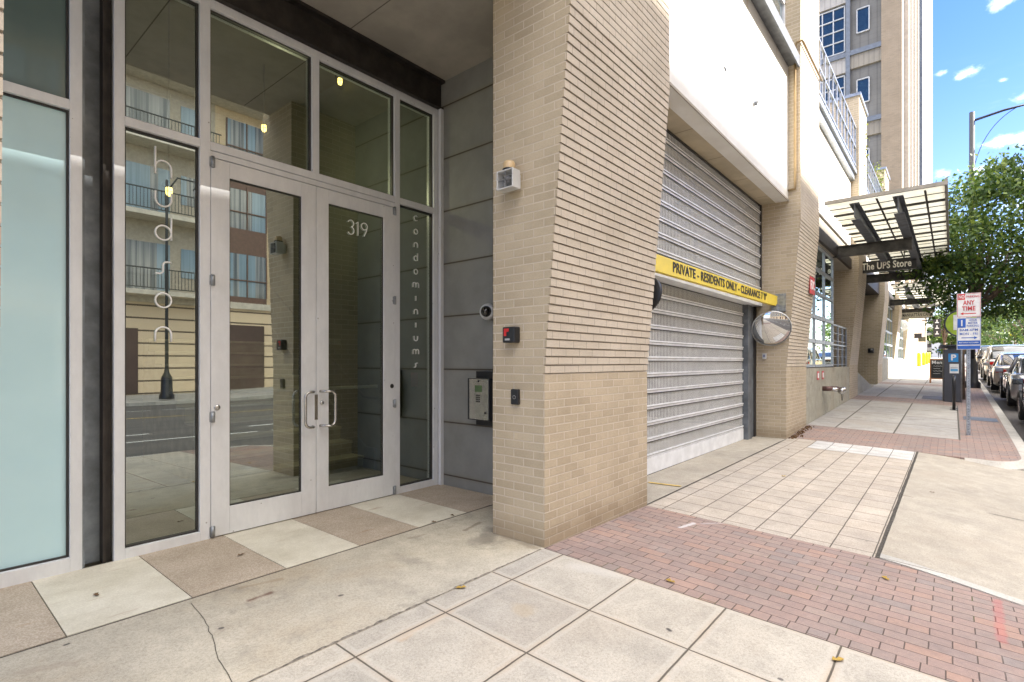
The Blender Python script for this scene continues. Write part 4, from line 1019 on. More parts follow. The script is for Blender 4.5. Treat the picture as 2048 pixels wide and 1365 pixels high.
for px_, py_, nn_, lb in ((1708, 300, 500, 'yellow green vine spilling over the terrace railing'), (1748, 370, 260, 'small green plant behind the farther terrace railing')):
    p = unproj(px_, py_, Y=2.5)
    o = thing('terrace_plant', (p.x, p.y, 7.1), lb, 'plant')
    m = MB(); leaf_cloud(m, [(p.x + rg.gauss(0, .35), p.y + rg.gauss(0, .12) - .1, p.z + rg.gauss(0, .45)) for _ in range(nn_)], .10, rg); m.build('foliage', leaf_y, o, recalc=False)
    m = MB()
    for k in range(5): m.tube([(p.x, p.y, 7.1), (p.x + rg.uniform(-.3, .3), p.y, (7.1 + p.z) / 2), (p.x + rg.uniform(-.4, .4), p.y - .1, p.z + rg.uniform(-.2, .4))], .01, 5)
    m.build('stem', plain('brown stem', (.09, .06, .03), .8), o)

# ============================================================ TOWER BEHIND
T = thing('apartment_tower', (35, 2.3, 0), 'tall tan brick apartment tower with white piers rising behind the terraces', 'tower')
XT = 36.85; zt = 64
side_panel = M('ribbed grey panels').pos()
def ribbed(name, c, pitch, axis='y', grid=None):
    m = M(name).pos(); q = {'x': m.x, 'y': m.y}[axis]
    e = (q / pitch).fract(); e = e.min(1.0 - e) * 2; n = m.noise(m.P, .6, 5)
    col = m.mix(n.ss(.3, .7), tuple(v * .85 for v in c), tuple(v * 1.1 for v in c)); col = m.mul(.6, col, m.ramp(e, [(.0, (.55, .55, .55)), (.3, (1, 1, 1))]))
    if grid:
        ez = (m.z / grid).fract(); ez = ez.min(1.0 - ez) * 2; col = m.mul(.5, col, m.ramp(ez, [(0, (.6, .6, .6)), (.12, (1, 1, 1))]))
    return m.pbr(col, .7, 0, m.bump(e, .5, .02))
rib1 = ribbed('ribbed cream panel', (.26, .235, .19), .25); blk = ribbed('grey block panel', (.17, .165, .15), .42, grid=.30)
white_pan = ribbed('white metal cladding', (.25, .275, .32), 1.2, 'x', grid=4.2)
MB().box(XT, XT + 18, 2.19, 3.15, 7.1, zt).build('corner_pier', brick_cream, T)
MB().box(XT + .25, XT + 48, 3.15, 20, -.2, zt).build('tower_wall', blk, T)
Zf = [7.25 + 4.2 * k for k in range(13)]
bmz = MB()
for z in Zf: bmz.box(XT + .02, XT + .24, 3.151, 9.5, z - .12, z + .16)
bmz.box(XT + .0, XT + .24, 4.68, 4.90, 7.1, zt); bmz.box(XT + .0, XT + .24, 7.4, 7.6, 7.1, zt)
bmz.build('steel_frame', plain('blue grey facade steel', (.16, .18, .205), .5, .3), T)
rib2 = ribbed('white rib', (.38, .36, .33), .3)
for z in Zf:
    MB().box(XT + .12, XT + .249, 3.152, 4.679, z - .9, z - .121).build('ribbed_band', rib1, T); MB().box(XT + .12, XT + .249, 4.901, 7.399, z - 1.0, z - .121).build('white_band', rib2, T)
fw_m = plain('tower window frame', (.48, .49, .49), .5)
for z in Zf:
    for (y0, y1, z0, z1, nx_, nz_) in ((3.75, 4.35, z + 1.15, z + 2.55, 1, 1), (4.98, 7.3, z + .3, z + 3.05, 4, 4)):
        f = MB()
        for i in range(nx_ + 1):
            y = y0 + (y1 - y0) * i / nx_; f.box(XT + .17, XT + .25, y - .03, y + .03, z0, z1)
        for k in range(nz_ + 1):
            zz = z0 + (z1 - z0) * k / nz_; f.box(XT + .165, XT + .245, y0, y1, zz - .03, zz + .03)
        fo = f.build('tower_window', fw_m, T)
        MB().quad((XT + .22, y0, z0), (XT + .22, y1, z0), (XT + .22, y1, z1), (XT + .22, y0, z1)).build('pane', glass_blue, fo, recalc=False)
# street front of the tower
xx = XT + .9; fr_ = MB(); wnm = MB(); pl_ = MB()
for k, x in enumerate([38.4, 41.5, 45.2, 49.5]):
    pl_.box(x, x + .9, 1.95, 2.19, 7.1, zt)
    for z in Zf: wnm.box(x + 1.0, x + 2.4, 2.12, 2.19, z + .6, z + 3.3)
pl_.build('white_pier', plain('white pier render', (.5, .47, .42), .8), T); wnm.build('front_window', glass_blue, T)
MB().box(55, 84, 1.9, 3.14, 7.1, 58).build('white_front', white_pan, T)
MB().box(53.0, 54.9, 2.0, 3.14, 7.1, 58).build('glass_slot', glass_blue, T)
MB().box(52.1, 84, 2.5, 3.14, .5, 7.05).build('base_wall', brick_cream, T)

# ============================================================ BUILDING ACROSS THE STREET (seen mirrored in the glass)
A = thing('brick_apartment_building', (10, -21, 0), 'golden brick apartment block with balconies mirrored in the entrance glass', 'building')
YA = -21.2; HT = 16.3
stone = M('banded cast stone').pos(); ez_ = ((stone.z + .1) / .62).fract(); ez_ = ez_.min(1.0 - ez_) * .62
cst = stone.mix((1.0 - ez_.ss(.03, .05)) * .95, (.76, .60, .40), (.10, .07, .05)); stone = stone.pbr(cst, .8)
brown_p = plain('brown panel', (.16, .09, .065), .6); br_door = ribbed('brown roller door', (.13, .08, .065), .5); wa_ = M('curtained glazing').pos(); cu_ = wa_.noise(wa_.vec(wa_.x * 7, 0, wa_.z * .12), 1.0, 3).ss(.35, .65); bl_ = wa_.noise(wa_.vec(wa_.x * .5, 0, (wa_.z * .26).floor()), 1.7, 1).gt(.5)
wind_a = wa_.pbr(wa_.mix(bl_, wa_.mix(cu_, (.10, .11, .11), (.34, .33, .30)), wa_.mix(cu_, (.20, .27, .30), (.28, .36, .40))), .08, 0, None, spec=.5, coat=.2)
white_trim = plain('cream trim', (.62, .56, .45), .7)
MB().box(-45, 44, -34, YA, 4.4, HT).build('wall', brick_across, A)
MB().box(-45, 44, -40, -26, HT + .01, 28.13).build('shadow_block', brick_across, A)  # unseen upper block added to set the sun's shadow edge on the facade
MB().box(-45, 44, -33.9, YA + .15, -.4, 4.4).build('base_wall', stone, A)
MB().box(-45, 44, YA, YA + .3, 4.4, 4.75).box(-45, 44, YA, YA + .4, HT - .5, HT).box(-45, 44, YA, YA + 1.1, HT - .9, HT - .5).build('cornice', white_trim, A)
zfl = [4.9, 8.7, 12.3]
per = 9.2; plaster_a = plain('dull plaster', (.46, .40, .31), .8)
for n in range(-5, 5):
    x0 = 6.3 + n * per
    if x0 < -44 or x0 + per > 44: continue
    MB().box(x0 - .15, x0 + 5.05, YA, YA + .02, 4.76, 15.39).build('balcony_wall', plaster_a, A)
    bal = MB(); rl = MB(); wn_ = MB()
    for z in zfl:
        bal.box(x0, x0 + 4.9, YA + .002, YA + 1.3, z - .22, z); rl.box(x0, x0 + 4.9, YA + 1.22, YA + 1.27, z + 1.02, z + 1.07)
        rl.box(x0, x0 + 4.9, YA + 1.22, YA + 1.27, z + .1, z + .14)
        for i in range(34): rl.box(x0 + i * .145, x0 + i * .145 + .022, YA + 1.235, YA + 1.255, z + .14, z + 1.02)
        wn_.box(x0 + .5, x0 + 2.9, YA + .02, YA + .06, z + .05, z + 2.5); wn_.box(x0 + 3.4, x0 + 4.5, YA + .02, YA + .06, z + .9, z + 2.4)
    b_ = bal.build('balcony', white_trim, A); rl.build('railing', alu_dark, b_); wn_.build('balcony_window', wind_a, A)
    pn = MB(); ww_ = MB(); mf = MB()
    for z in zfl:
        pn.box(x0 + 5.6, x0 + 7.8, YA, YA + .05, z - 1.2, z + .2); ww_.box(x0 + 5.6, x0 + 7.8, YA, YA + .04, z + .2, z + 2.6)
        for xx_ in (x0 + 5.6, x0 + 6.67, x0 + 7.74): mf.box(xx_, xx_ + .06, YA + .04, YA + .1, z + .2, z + 2.6)
        mf.box(x0 + 5.6, x0 + 7.8, YA + .045, YA + .11, z + 1.1, z + 1.16)
    pn.build('spandrel_panel', brown_p, A); w2 = ww_.build('window', wind_a, A); mf.build('window_frame', brown_p, w2)
    MB().box(x0 + 5.3, x0 + 7.6, YA + .15, YA + .19, -.1, 3.5).build('roller_door', br_door, A)
    MB().box(x0 + .2, x0 + 1.5, YA + .15, YA + .18, -.1, 3.1).build('side_door', br_door, A)

# ornamental lamp across the street
o = thing('street_lamp', (7.5, -15.9, 0), 'black ornamental street lamp with round globe across the street', 'street lamp')
MB().lathe((7.5, -15.9, -.1), (0, 0, 1), [(.28, 0), (.28, .15), (.22, .25), (.2, .9), (.1, 1.1), (.07, 1.3), (.055, 5), (.05, 9.2), (0, 9.25)], 16).build('pole', black_pl, o)
MB().tube([(7.5, -15.9, 8.6), (7.9, -15.9, 9.3), (8.6, -15.9, 9.3), (8.8, -15.9, 9.1)], .035, 8).build('arm', black_pl, o)
MB().lathe((8.8, -15.9, 8.45), (0, 0, 1), [(.0, 0), (.2, .1), (.28, .3), (.26, .5)], 18).build('globe', white_pl, o)
MB().lathe((8.8, -15.9, 8.95), (0, 0, 1), [(.3, 0), (.2, .15), (.05, .2)], 18).build('hood', black_pl, o)

# ============================================================ STREET FURNITURE
def ground_pt(px, d):
    t_ = (px - CX) / F; c, s = math.cos(TH), math.sin(TH); x, y = d * (c + t_ * s), d * (s - t_ * c); return Vector((x, y, gz(x, y)))
# parking restriction sign post
P0 = ground_pt(1937, 10.3)
o = thing('parking_sign_post', tuple(P0), 'galvanised post with red no parking plate above blue one hour meter parking plate', 'parking sign')
fwd = Vector((math.cos(R(41)), math.sin(R(-1)) * 0 + .0, 0)); right = Vector((math.sin(TH + R(-38)), -math.cos(TH + R(-38)), 0)).normalized(); right = Vector((.10, -.995, 0)).normalized(); nrm = Vector((-.995, -.10, 0))
pm = MB(); pm.obox(P0 + Vector((0, 0, 1.38)), right * .026, nrm * .012, (0, 0, 1.40)).obox(P0 + right * -.026 + Vector((0, 0, 1.38)) - nrm * .012, right * .003, nrm * .024, (0, 0, 1.40)).obox(P0 + right * .026 + Vector((0, 0, 1.38)) - nrm * .012, right * .003, nrm * .024, (0, 0, 1.40))
pm.build('post', galv, o)
hm = MB()
for k in range(36): hm.obox(P0 + nrm * .0125 + Vector((0, 0, .06 + k * .05)), right * .005, nrm * .0008, (0, 0, .006))
hm.build('post_holes', black_pl, o)
blue = plain('sign blue', (.02, .10, .42), .5); redp = plain('sign red', (.55, .03, .03), .5); wh = plain('sign white', (.72, .72, .70), .45)
def plate(c, w_, h_, name): 
    return MB().obox(c, right * w_ / 2, nrm * .002, (0, 0, h_ / 2)).build(name, wh, o, bevel=.0)
sc_ = P0 + nrm * .03
c1 = Vector((sc_.x, sc_.y, unproj(1938, 611, d=10.3).z)); c2 = Vector((sc_.x, sc_.y, unproj(1938, 668, d=10.3).z))
W1 = .36; H1 = .47; H2 = .62
pa = plate(c1, W1, H1, 'no_parking_plate'); pb = plate(c2, W1, H2, 'meter_parking_plate')
def on(c, u, v): return c + right * u + Vector((0, 0, v)) + nrm * .004
def rect(pr, c, u0, u1, v0, v1, mat, name, lift=.0):
    m = MB(); m.obox(on(c, (u0 + u1) / 2, (v0 + v1) / 2) + nrm * lift, right * (u1 - u0) / 2, nrm * .001, (0, 0, (v1 - v0) / 2)); return m.build(name, mat, pr)
bdm = MB()
def border(pr, c, w_, h_, mat):
    m = MB()
    for u0, u1, v0, v1 in ((-w_ / 2 + .008, w_ / 2 - .008, h_ / 2 - .014, h_ / 2 - .008), (-w_ / 2 + .008, w_ / 2 - .008, -h_ / 2 + .008, -h_ / 2 + .014), (-w_ / 2 + .008, -w_ / 2 + .014, -h_ / 2 + .014, h_ / 2 - .014), (w_ / 2 - .014, w_ / 2 - .008, -h_ / 2 + .014, h_ / 2 - .014)):
        m.obox(on(c, (u0 + u1) / 2, (v0 + v1) / 2), right * (u1 - u0) / 2, nrm * .001, (0, 0, (v1 - v0) / 2))
    m.build('border', mat, pr)
border(pa, c1, W1, H1, redp); border(pb, c2, W1, H2, blue)
def txt(pr, c, s, u, v, size, mat, width): text_mesh(s, size, mat, 'lettering', pr, on(c, u, v) + nrm * .002, right, (0, 0, 1), width=width, bold=.0025 if size > .08 else .0005, depth=.001)
rect(pa, c1, -.16, -.055, .11, .22, redp, 'red_block'); txt(pa, c1, 'NO', -.108, .165, .095, wh, .085); txt(pa, c1, 'PARKING', .06, .165, .06, redp, .19)
txt(pa, c1, 'ANY', 0, .045, .12, redp, .17); txt(pa, c1, 'TIME', 0, -.07, .12, redp, .20)
def arrow(pr, c, v, mat, d_):
    m = MB(); m.obox(on(c, 0, v), right * .11, nrm * .001, (0, 0, .008)); a = on(c, d_ * .13, v); b = on(c, d_ * .08, v + .028); e = on(c, d_ * .08, v - .028)
    m.add([a + nrm * .0015, b + nrm * .0015, e + nrm * .0015], [(0, 1, 2)]); m.build('arrow', mat, pr)
arrow(pa, c1, -.165, redp, -1)
rect(pb, c2, -.165, -.045, .12, .295, blue, 'blue_block'); txt(pb, c2, '1', -.105, .205, .17, wh, None)
for s_, v_, w__ in (('HOUR', .262, .12), ('METER', .207, .14), ('PARKING', .15, .18)): txt(pb, c2, s_, .06, v_, .055, blue, w__)
txt(pb, c2, '8AM-6PM', 0, .072, .065, blue, .27); txt(pb, c2, 'MON - FRI', 0, -.005, .065, blue, .27); arrow(pb, c2, -.08, blue, 1)
rect(pb, c2, -.165, .165, -.215, -.135, blue, 'blue_block'); txt(pb, c2, 'MUST DISPLAY PLATE NUMBER', 0, -.175, .03, wh, .29)
rect(pb, c2, -.165, .165, -.295, -.235, blue, 'blue_block')

# pay station
P1 = ground_pt(1904, 15.8); dk = plain('charcoal powder coat', (.045, .047, .055), .45)
o = thing('parking_pay_station', tuple(P1), 'charcoal parking pay station with blue P label and slanted top', 'pay station')
W_ = .21; D_ = .15; z0 = P1.z
def pbox(u0, u1, n0, n1, a, b, mb=None):
    mb = mb or MB(); c = P1 + right * (u0 + u1) / 2 + nrm * (n0 + n1) / 2; return mb.obox((c.x, c.y, z0 + (a + b) / 2), right * (u1 - u0) / 2, nrm * (n1 - n0) / 2, (0, 0, (b - a) / 2))
pbox(-W_, W_ * .9, -D_, D_, 0, 1.58).build('cabinet', dk, o, bevel=.012)
m = MB(); c = P1 + Vector((0, 0, 1.66)); m.obox(c, right * .30, nrm * .22 + Vector((0, 0, .03)), (0, 0, .025)); m.obox(P1 + Vector((0, 0, 1.61)), right * .1, nrm * .1, (0, 0, .04)); m.build('solar_top', black_pl, o)
pbox(-.10, .13, D_, D_ + .004, 1.20, 1.45).build('blue_label', plain('sky blue label', (.02, .22, .52), .5), o)
q = P1 + right * .015 + nrm * (D_ + .006); text_mesh('P', .24, wh, 'lettering', o, (q.x, q.y, z0 + 1.325), right, (0, 0, 1), bold=.008)
pbox(-.07, .14, D_, D_ + .004, .86, 1.14).build('instruction_label', wh, o); pbox(-.05, .12, D_ + .004, D_ + .006, .92, .99).build('label_band', plain('label blue', (.1, .35, .6), .5), o)
pbox(-.05, .12, D_ + .004, D_ + .006, 1.02, 1.03).build('label_band', dk, o)
# round green P sign
P2 = ground_pt(1922, 15.6); o = thing('round_parking_sign', tuple(P2), 'round lime green parking sign with white P behind the pay station', 'parking sign')
MB().tube([P2, P2 + Vector((0, 0, 2.6))], .032, 10).build('post', galv, o)
cs = P2 + right * -.06 + nrm * .06; cs = unproj(1923, 647, d=15.5)
MB().lathe(cs, nrm, [(0, -.05), (.39, -.05), (.41, -.03), (.41, .04), (.37, .05), (.37, .045)], 40).build('rim', dk, o)
MB().lathe(cs, nrm, [(.37, .046), (0, .047)], 40).build('face', plain('lime green', (.30, .42, .02), .5), o)
text_mesh('P', .60, wh, 'lettering', o, cs + nrm * .052 - right * .06, right, (0, 0, 1), bold=.02)
# bike hoop
P3 = ground_pt(1908, 13.9); o = thing('bike_rack', tuple(P3), 'black bike hoop bolted to the walk before the pay station', 'bike rack')
pth = [P3 + Vector((dx_, 0, z_)) for dx_, z_ in [(0, 0), (0, .75)]] + [P3 + Vector((.25 - .25 * math.cos(R(a_)), 0, .75 + .14 * math.sin(R(a_)))) for a_ in range(20, 161, 20)] + [P3 + Vector((.5, 0, .75)), P3 + Vector((.5, 0, g(P3.x + .5) - g(P3.x)))]
MB().tube(pth, .035, 12).build('hoop', black_pl, o)
MB().lathe(P3, (0, 0, 1), [(.0, .0), (.09, .0), (.09, .012), (.04, .014)], 18).lathe(P3 + Vector((.5, 0, .01)), (0, 0, 1), [(.0, .0), (.09, .0), (.09, .012), (.04, .014)], 18).build('base_flange', black_pl, o)
# chalkboard
P4 = ground_pt(1877, 23.0); o = thing('chalkboard_sign', tuple(P4), 'wooden A frame chalkboard menu standing on the sidewalk', 'menu board')
wood = plain('orange wood', (.34, .15, .06), .6); chalk = plain('chalkboard', (.012, .014, .014), .7)
for s in (-1, 1):
    m = MB(); up_ = Vector((-s * .2, 0, 1.08)).normalized(); base = P4 + Vector((s * .24, 0, 0)); rr_ = Vector((0, -1, 0)); nn2 = rr_.cross(up_)
    for u in (-.28, .28): m.obox(base + rr_ * u + up_ * .54, rr_ * .025, nn2 * .012, up_ * .54)
    for v in (.20, 1.06): m.obox(base + up_ * v, rr_ * .255, nn2 * .012, up_ * .025)
    m.build('frame', wood, o)
    MB().obox(base + up_ * .63, rr_ * .254, nn2 * .008, up_ * .40).build('board', chalk, o)
    if s < 0:
        nn3 = nn2 if nn2.x < 0 else -nn2
        text_mesh('Menu', .20, wh, 'lettering', o, base + up_ * .92 + nn3 * .012, rr_, up_, bold=.004)
        for k, s_ in enumerate(('soup & salad', 'sandwiches', 'coffee')): pass
        m = MB()
        for k in range(4): m.tube([base + up_ * (.76 - k * .11) + rr_ * (-.18 + .04 * i) + nn3 * .012 + up_ * (.012 * math.sin(i * 2.3 + k)) for i in range(9 - (k % 2) * 2)], .005, 4)
        m.build('chalk_line', wh, o)
# utility cover
uc = MB(); p = unproj(1866, 812, z=.25)
o = sheet('access_cover', 21.0, 22.2, .25, .75, plain('weathered cast cover', (.12, .11, .11), .6, .3, scale=20, bump=.4), dz=.006, skirt=.004)
o = sheet('access_cover', 16.2, 16.9, -.8, -.2, plain('steel cover', (.16, .17, .18), .5, .4, scale=20, bump=.4), dz=.006, skirt=.004)

# tall street light
P5 = ground_pt(1944, 20.6); o = thing('street_light', tuple(P5), 'tall dark street light with black fluted base and a long arched arm', 'street light')
zt5 = unproj(1941, 225, d=20.6).z - P5.z
MB().lathe(P5, (0, 0, 1), [(.26, 0), (.26, .2), (.19, .28), (.17, .9), (.12, 1.1), (.11, 1.15)], 12).build('base', black_pl, o)
lp = plain('dark grey pole paint', (.022, .025, .03), .5, 0)
MB().tube([P5 + Vector((0, 0, 1.1)), P5 + Vector((0, 0, zt5))], [.10, .085], 14).build('pole', lp, o)
tip = unproj(2075, 203, d=19.6); top5 = P5 + Vector((0, 0, zt5 - .35))
MB().tube([top5, top5.lerp(tip, .5) + Vector((0, 0, .05)), tip], [.05, .045, .035], 8).build('arm', lp, o)
mid5 = top5.lerp(tip, .68)
A5 = P5 + Vector((0, 0, zt5 - 2.6)); C5 = P5 + Vector((0, 0, zt5 - .75)) + (tip - top5) * .12
MB().tube([A5 * (1 - t) ** 2 + C5 * 2 * t * (1 - t) + mid5 * t * t for t in [k / 12 for k in range(13)]], .014, 6).build('brace', lp, o)
MB().obox(tip + (tip - top5).normalized() * .35, (tip - top5).normalized() * .38, Vector((0, 0, 1)).cross((tip - top5).normalized()) * .14, (0, 0, .06)).build('lamp_head', galv, o, bevel=.03)
MB().box(P5.x - .12, P5.x - .09, P5.y - .06, P5.y + .06, P5.z + 6.6, P5.z + 7.1).build('banner_bracket', lp, o)

# yellow bollards
proto = None
for k, (px_, d_) in enumerate(((1838, 41.5), (1847.5, 45), (1853.5, 48.5), (1858, 52))):
    p = ground_pt(px_, d_)
    lbl = ['nearest of the four yellow bollards at the far brick wall', 'second nearest of the four yellow bollards', 'third of the four yellow bollards counting away', 'farthest of the four yellow bollards'][k]
    if proto is None:
        proto = MB().lathe((0, 0, 0), (0, 0, 1), [(.0, 0), (.125, 0), (.125, .97), (.11, 1.03), (.07, 1.08), (0, 1.1)], 18).build('bollard', yellow_p); bo = proto
    else: bo = proto.copy(); COL.objects.link(bo)
    bo.location = p; tag(bo, lbl, 'bollard', 'yellow bollards by the far wall')

# ============================================================ TREES
bark = plain('brown bark', (.15, .105, .07), .9, var=.4, scale=9, bump=.8)
def tree(name, base, h, cr, cz, n_cl, per_cl, leaf, label, group=None, mat=None, seed=1, lean=(0, 0), squash=.85, trunk_r=.13, low=.35):
    rg = random.Random(seed); o = thing(name, tuple(base), label, 'tree', group)
    base = Vector(base); tr = MB(); fork = base + Vector((lean[0] * .3, lean[1] * .3, h * low))
    tr.tube([base - Vector((0, 0, .1)), base + Vector((.02, .0, h * low * .5)), fork], [trunk_r * 1.25, trunk_r, trunk_r * .85], 10)
    cc = base + Vector((lean[0], lean[1], cz)); ends = []
    for k in range(9):
        a = k * 2.4 + rg.random(); el = rg.uniform(.2, 1.2); r_ = cr * rg.uniform(.5, .8)
        e_ = cc + Vector((math.cos(a) * r_ * math.cos(el), math.sin(a) * r_ * math.cos(el), r_ * math.sin(el) * squash - cr * .15))
        mid = fork.lerp(e_, .5) + Vector((rg.uniform(-.2, .2), rg.uniform(-.2, .2), .15)); tr.tube([fork, mid, e_], [trunk_r * .55, trunk_r * .3, trunk_r * .1], 7); ends += [mid, e_]
        for _ in range(2):
            e2 = mid + Vector((rg.uniform(-1, 1), rg.uniform(-1, 1), rg.uniform(-.2, .8))) * cr * .45; tr.tube([mid, e2], [trunk_r * .2, trunk_r * .06], 5)
    tr.build('trunk', bark, o)
    lf = MB(); pts = []
    for _ in range(n_cl):
        while True:
            q = Vector((rg.uniform(-1, 1), rg.uniform(-1, 1), rg.uniform(-1, 1)))
            if .25 < q.length < 1: break
        q = q.normalized() * (q.length ** .45) * rg.uniform(.82, 1.1)
        c_ = cc + Vector((q.x * cr, q.y * cr, q.z * cr * squash)); s_ = cr * rg.uniform(.10, .2)
        for _ in range(int(per_cl * rg.uniform(.6, 1.4))): pts.append((c_.x + rg.gauss(0, s_), c_.y + rg.gauss(0, s_), c_.z + rg.gauss(0, s_ * .45)))
    leaf_cloud(lf, pts, leaf, rg); lf.build('crown', mat or leaf_g, o, recalc=False)
    return o
tp = ground_pt(1920, 16.5)
tree('street_tree', tp, 8.0, 2.6, 4.95, 215, 120, .13, 'leafy green street tree overhanging the pay station and canopy', seed=5, lean=(1.3, -1.35), trunk_r=.11, squash=.95)
fars = [(1903, 75, 5.5, 2.6), (1925, 95, 8, 3.6), (1950, 110, 9, 4.2), (1972, 125, 9, 4.5), (2000, 90, 8.0, 4.2), (2030, 80, 8.2, 4.4), (2052, 70, 8.6, 4.2), (1889, 62, 6.2, 1.5), (2015, 140, 12, 6)]
flab = ['small roadside tree right of the blue shirted walker', 'mid green tree far down the street behind the round sign', 'broad tree left of the church spire', 'tree directly beneath the church spire',
        'rounded tree right of the church spire', 'tall tree far down the road beyond the green bus', 'large tree at the right edge beyond the parked cars', 'slim light green tree by the bollards', 'farthest large tree crown behind the roadside row']
for k, (px_, d_, h_, cr_) in enumerate(fars):
    p = ground_pt(px_, d_)
    tree('roadside_tree', p, h_, cr_, h_ - cr_ * .9, 55, 42, .40 if cr_ > 2 else .2, flab[k], 'trees far down the street', leaf_d if k % 3 == 2 else leaf_g, seed=20 + k, trunk_r=.16)

# ============================================================ VEHICLES
def loft(stations, section, mi_fn=None, smooth=True):
    m = MB(); rings = [section(*s) for s in stations]; n = len(rings[0])
    vs = [(s[0], y, z) for s, r in zip(stations, rings) for (y, z) in r]
    fs = [(i * n + k, i * n + k + 1, (i + 1) * n + k + 1, (i + 1) * n + k) for i in range(len(rings) - 1) for k in range(n - 1)]
    m.add(vs, fs, 0, smooth); m.add([vs[k] for k in range(n)], [tuple(range(n))], 0, False); e_ = (len(rings) - 1) * n
    m.add([vs[e_ + k] for k in range(n)], [tuple(reversed(range(n)))], 0, False); return m
tail_red = plain('tail lamp red', (.45, .01, .01), .15, coat=.8); car_glass = plain('tinted car glass', (.02, .026, .03), .03, spec=1, coat=1); rimm = plain('alloy rim', (.45, .45, .46), .25, .9)
def car(kind, loc, paint, label, cat, rz=0.0, s=1.0, group='cars parked along the curb'):
    o = thing('parked_car', loc, label, cat, group, rz)
    suv = kind == 'suv'; L_ = 4.75; w_ = .93 if suv else .90; zb = .27 if suv else .2; Hh = 1.74 if suv else 1.44
    belt = 1.08 if suv else .92
    # x: 0 rear .. L front
    if suv: st = [(0.0, w_ * .86, .42, belt - .1), (.06, w_ * .92, .32, belt), (.35, w_ * .98, zb, belt + .02), (1.2, w_, zb, belt + .01), (2.4, w_, zb, belt), (3.3, w_, zb, belt - .02), (3.9, w_ * .98, zb, belt - .06), (4.4, w_ * .93, .3, belt - .16), (4.65, w_ * .85, .34, belt - .3), (4.75, w_ * .75, .42, belt - .42)]
    else: st = [(0.0, w_ * .82, .42, belt - .08), (.05, w_ * .9, .3, belt + .02), (.3, w_ * .97, zb, belt + .05), (.9, w_, zb, belt + .03), (1.6, w_, zb, belt), (2.6, w_, zb, belt - .03), (3.4, w_, zb, belt - .04), (3.9, w_ * .98, zb, belt - .1), (4.35, w_ * .93, .26, belt - .2), (4.65, w_ * .84, .3, belt - .32), (4.75, w_ * .72, .38, belt - .42)]
    def sec(x, w, b, t):
        h = [(0, b), (w * .86, b), (w * .97, b + .07), (w, b + (t - b) * .45), (w * .985, t - .14), (w * .95, t - .03), (w * .84, t), (0, t + .025)]
        return [(-y, z) for y, z in reversed(h)][:-1] + h
    body = loft(st, sec).build('body', paint, o, local=True)
    if suv: gs = [(.06, w_ * .80, belt + .02, w_ * .72, belt + .06), (.40, w_ * .86, belt, w_ * .72, Hh - .05), (.8, w_ * .88, belt, w_ * .73, Hh - .01), (2.0, w_ * .9, belt, w_ * .74, Hh), (2.9, w_ * .88, belt, w_ * .72, Hh - .06), (3.55, w_ * .84, belt - .05, w_ * .74, belt + .03)]
    else: gs = [(.62, w_ * .76, belt, w_ * .70, belt + .05), (1.25, w_ * .86, belt, w_ * .66, Hh - .06), (1.7, w_ * .88, belt, w_ * .68, Hh - .01), (2.3, w_ * .88, belt, w_ * .68, Hh), (2.75, w_ * .87, belt - .02, w_ * .67, Hh - .06), (3.5, w_ * .82, belt - .06, w_ * .72, belt + .0)]
    def gsec(x, wb, b, wt, t):
        h = [(wb, b - .05), (wt, t - .05), (wt - .08, t), (0, t + .02)]; return h[:0] + [(-y, z) for y, z in h][:-1] + [(0, t + .02)] + list(reversed(h[:-1]))
    loft(gs, gsec).build('window', car_glass, o, local=True)
    rf = [g_ for g_ in gs[1:-1]]
    def rsec(x, wb, b, wt, t):
        h = [(wt + .012, t - .07), (wt - .07, t + .012), (0, t + .032)]; return [(-y, z) for y, z in h][:-1] + [(0, t + .032)] + list(reversed(h[:-1]))
    loft(rf, rsec).build('roof', paint, o, local=True)
    for sy in (-1, 1):
        for i in (0, len(gs) - 2):
            a, b = gs[i], gs[i + 1]
            pl = MB()
            if i == 0: pl.tube([(a[0], sy * a[1], a[2]), (b[0], sy * (b[3] + .005), b[4] - .04)], .035, 6)
            else: pl.tube([(b[0], sy * b[1], b[2]), (a[0], sy * (a[3] + .005), a[4] - .04)], .03, 6)
            pl.build('pillar', paint, o, local=True)
        xm_ = 1.95 if not suv else 2.1
        pl = MB().tube([(xm_, sy * (w_ * .885), belt), (xm_ + .02, sy * w_ * .70, Hh - .05)], .028, 6)
        pl.build('pillar', paint, o, local=True)
        if suv: MB().tube([(1.0, sy * w_ * .88, belt), (.95, sy * w_ * .735, Hh - .05)], .05, 6).build('pillar', paint, o, local=True)
    r = .34 if suv else .325
    for x in (.92, 3.72):
        for sy in (-1, 1):
            y = sy * (w_ - .10); tw = MB().lathe((x, y - sy * .11, r), (0, sy, 0), [(r * .6, 0), (r * .97, .0), (r, .03), (r, .19), (r * .96, .22), (r * .66, .222)], 26).build('wheel', rubber, o, local=True)
            rm = MB().lathe((x, y + sy * .095, r), (0, sy, 0), [(0, .012), (r * .2, .015), (r * .22, .0)], 20); rm.lathe((x, y + sy * .10, r), (0, sy, 0), [(r * .58, 0), (r * .66, .012), (r * .68, .0)], 24)
            for k in range(5):
                a = k * 2 * math.pi / 5; d_ = Vector((math.cos(a), 0, math.sin(a))); t_ = Vector((-math.sin(a), 0, math.cos(a)))
                rm.obox(Vector((x, y + sy * .10, r)) + d_ * r * .38, d_ * r * .24, (0, .008, 0), t_ * .028)
            rm.build('rim', rimm, tw, local=True)
            MB().lathe((x, y + sy * .02, r), (0, sy, 0), [(0, 0), (r * .62, 0)], 24).build('brake_disc', alu_dark, tw, local=True)
            MB().tube([(x + (r + .05) * math.cos(R(a_)), sy * (w_ - .0), r + (r + .05) * math.sin(R(a_))) for a_ in range(-10, 191, 12)], .022, 6).build('wheel_arch', black_pl, o, local=True)
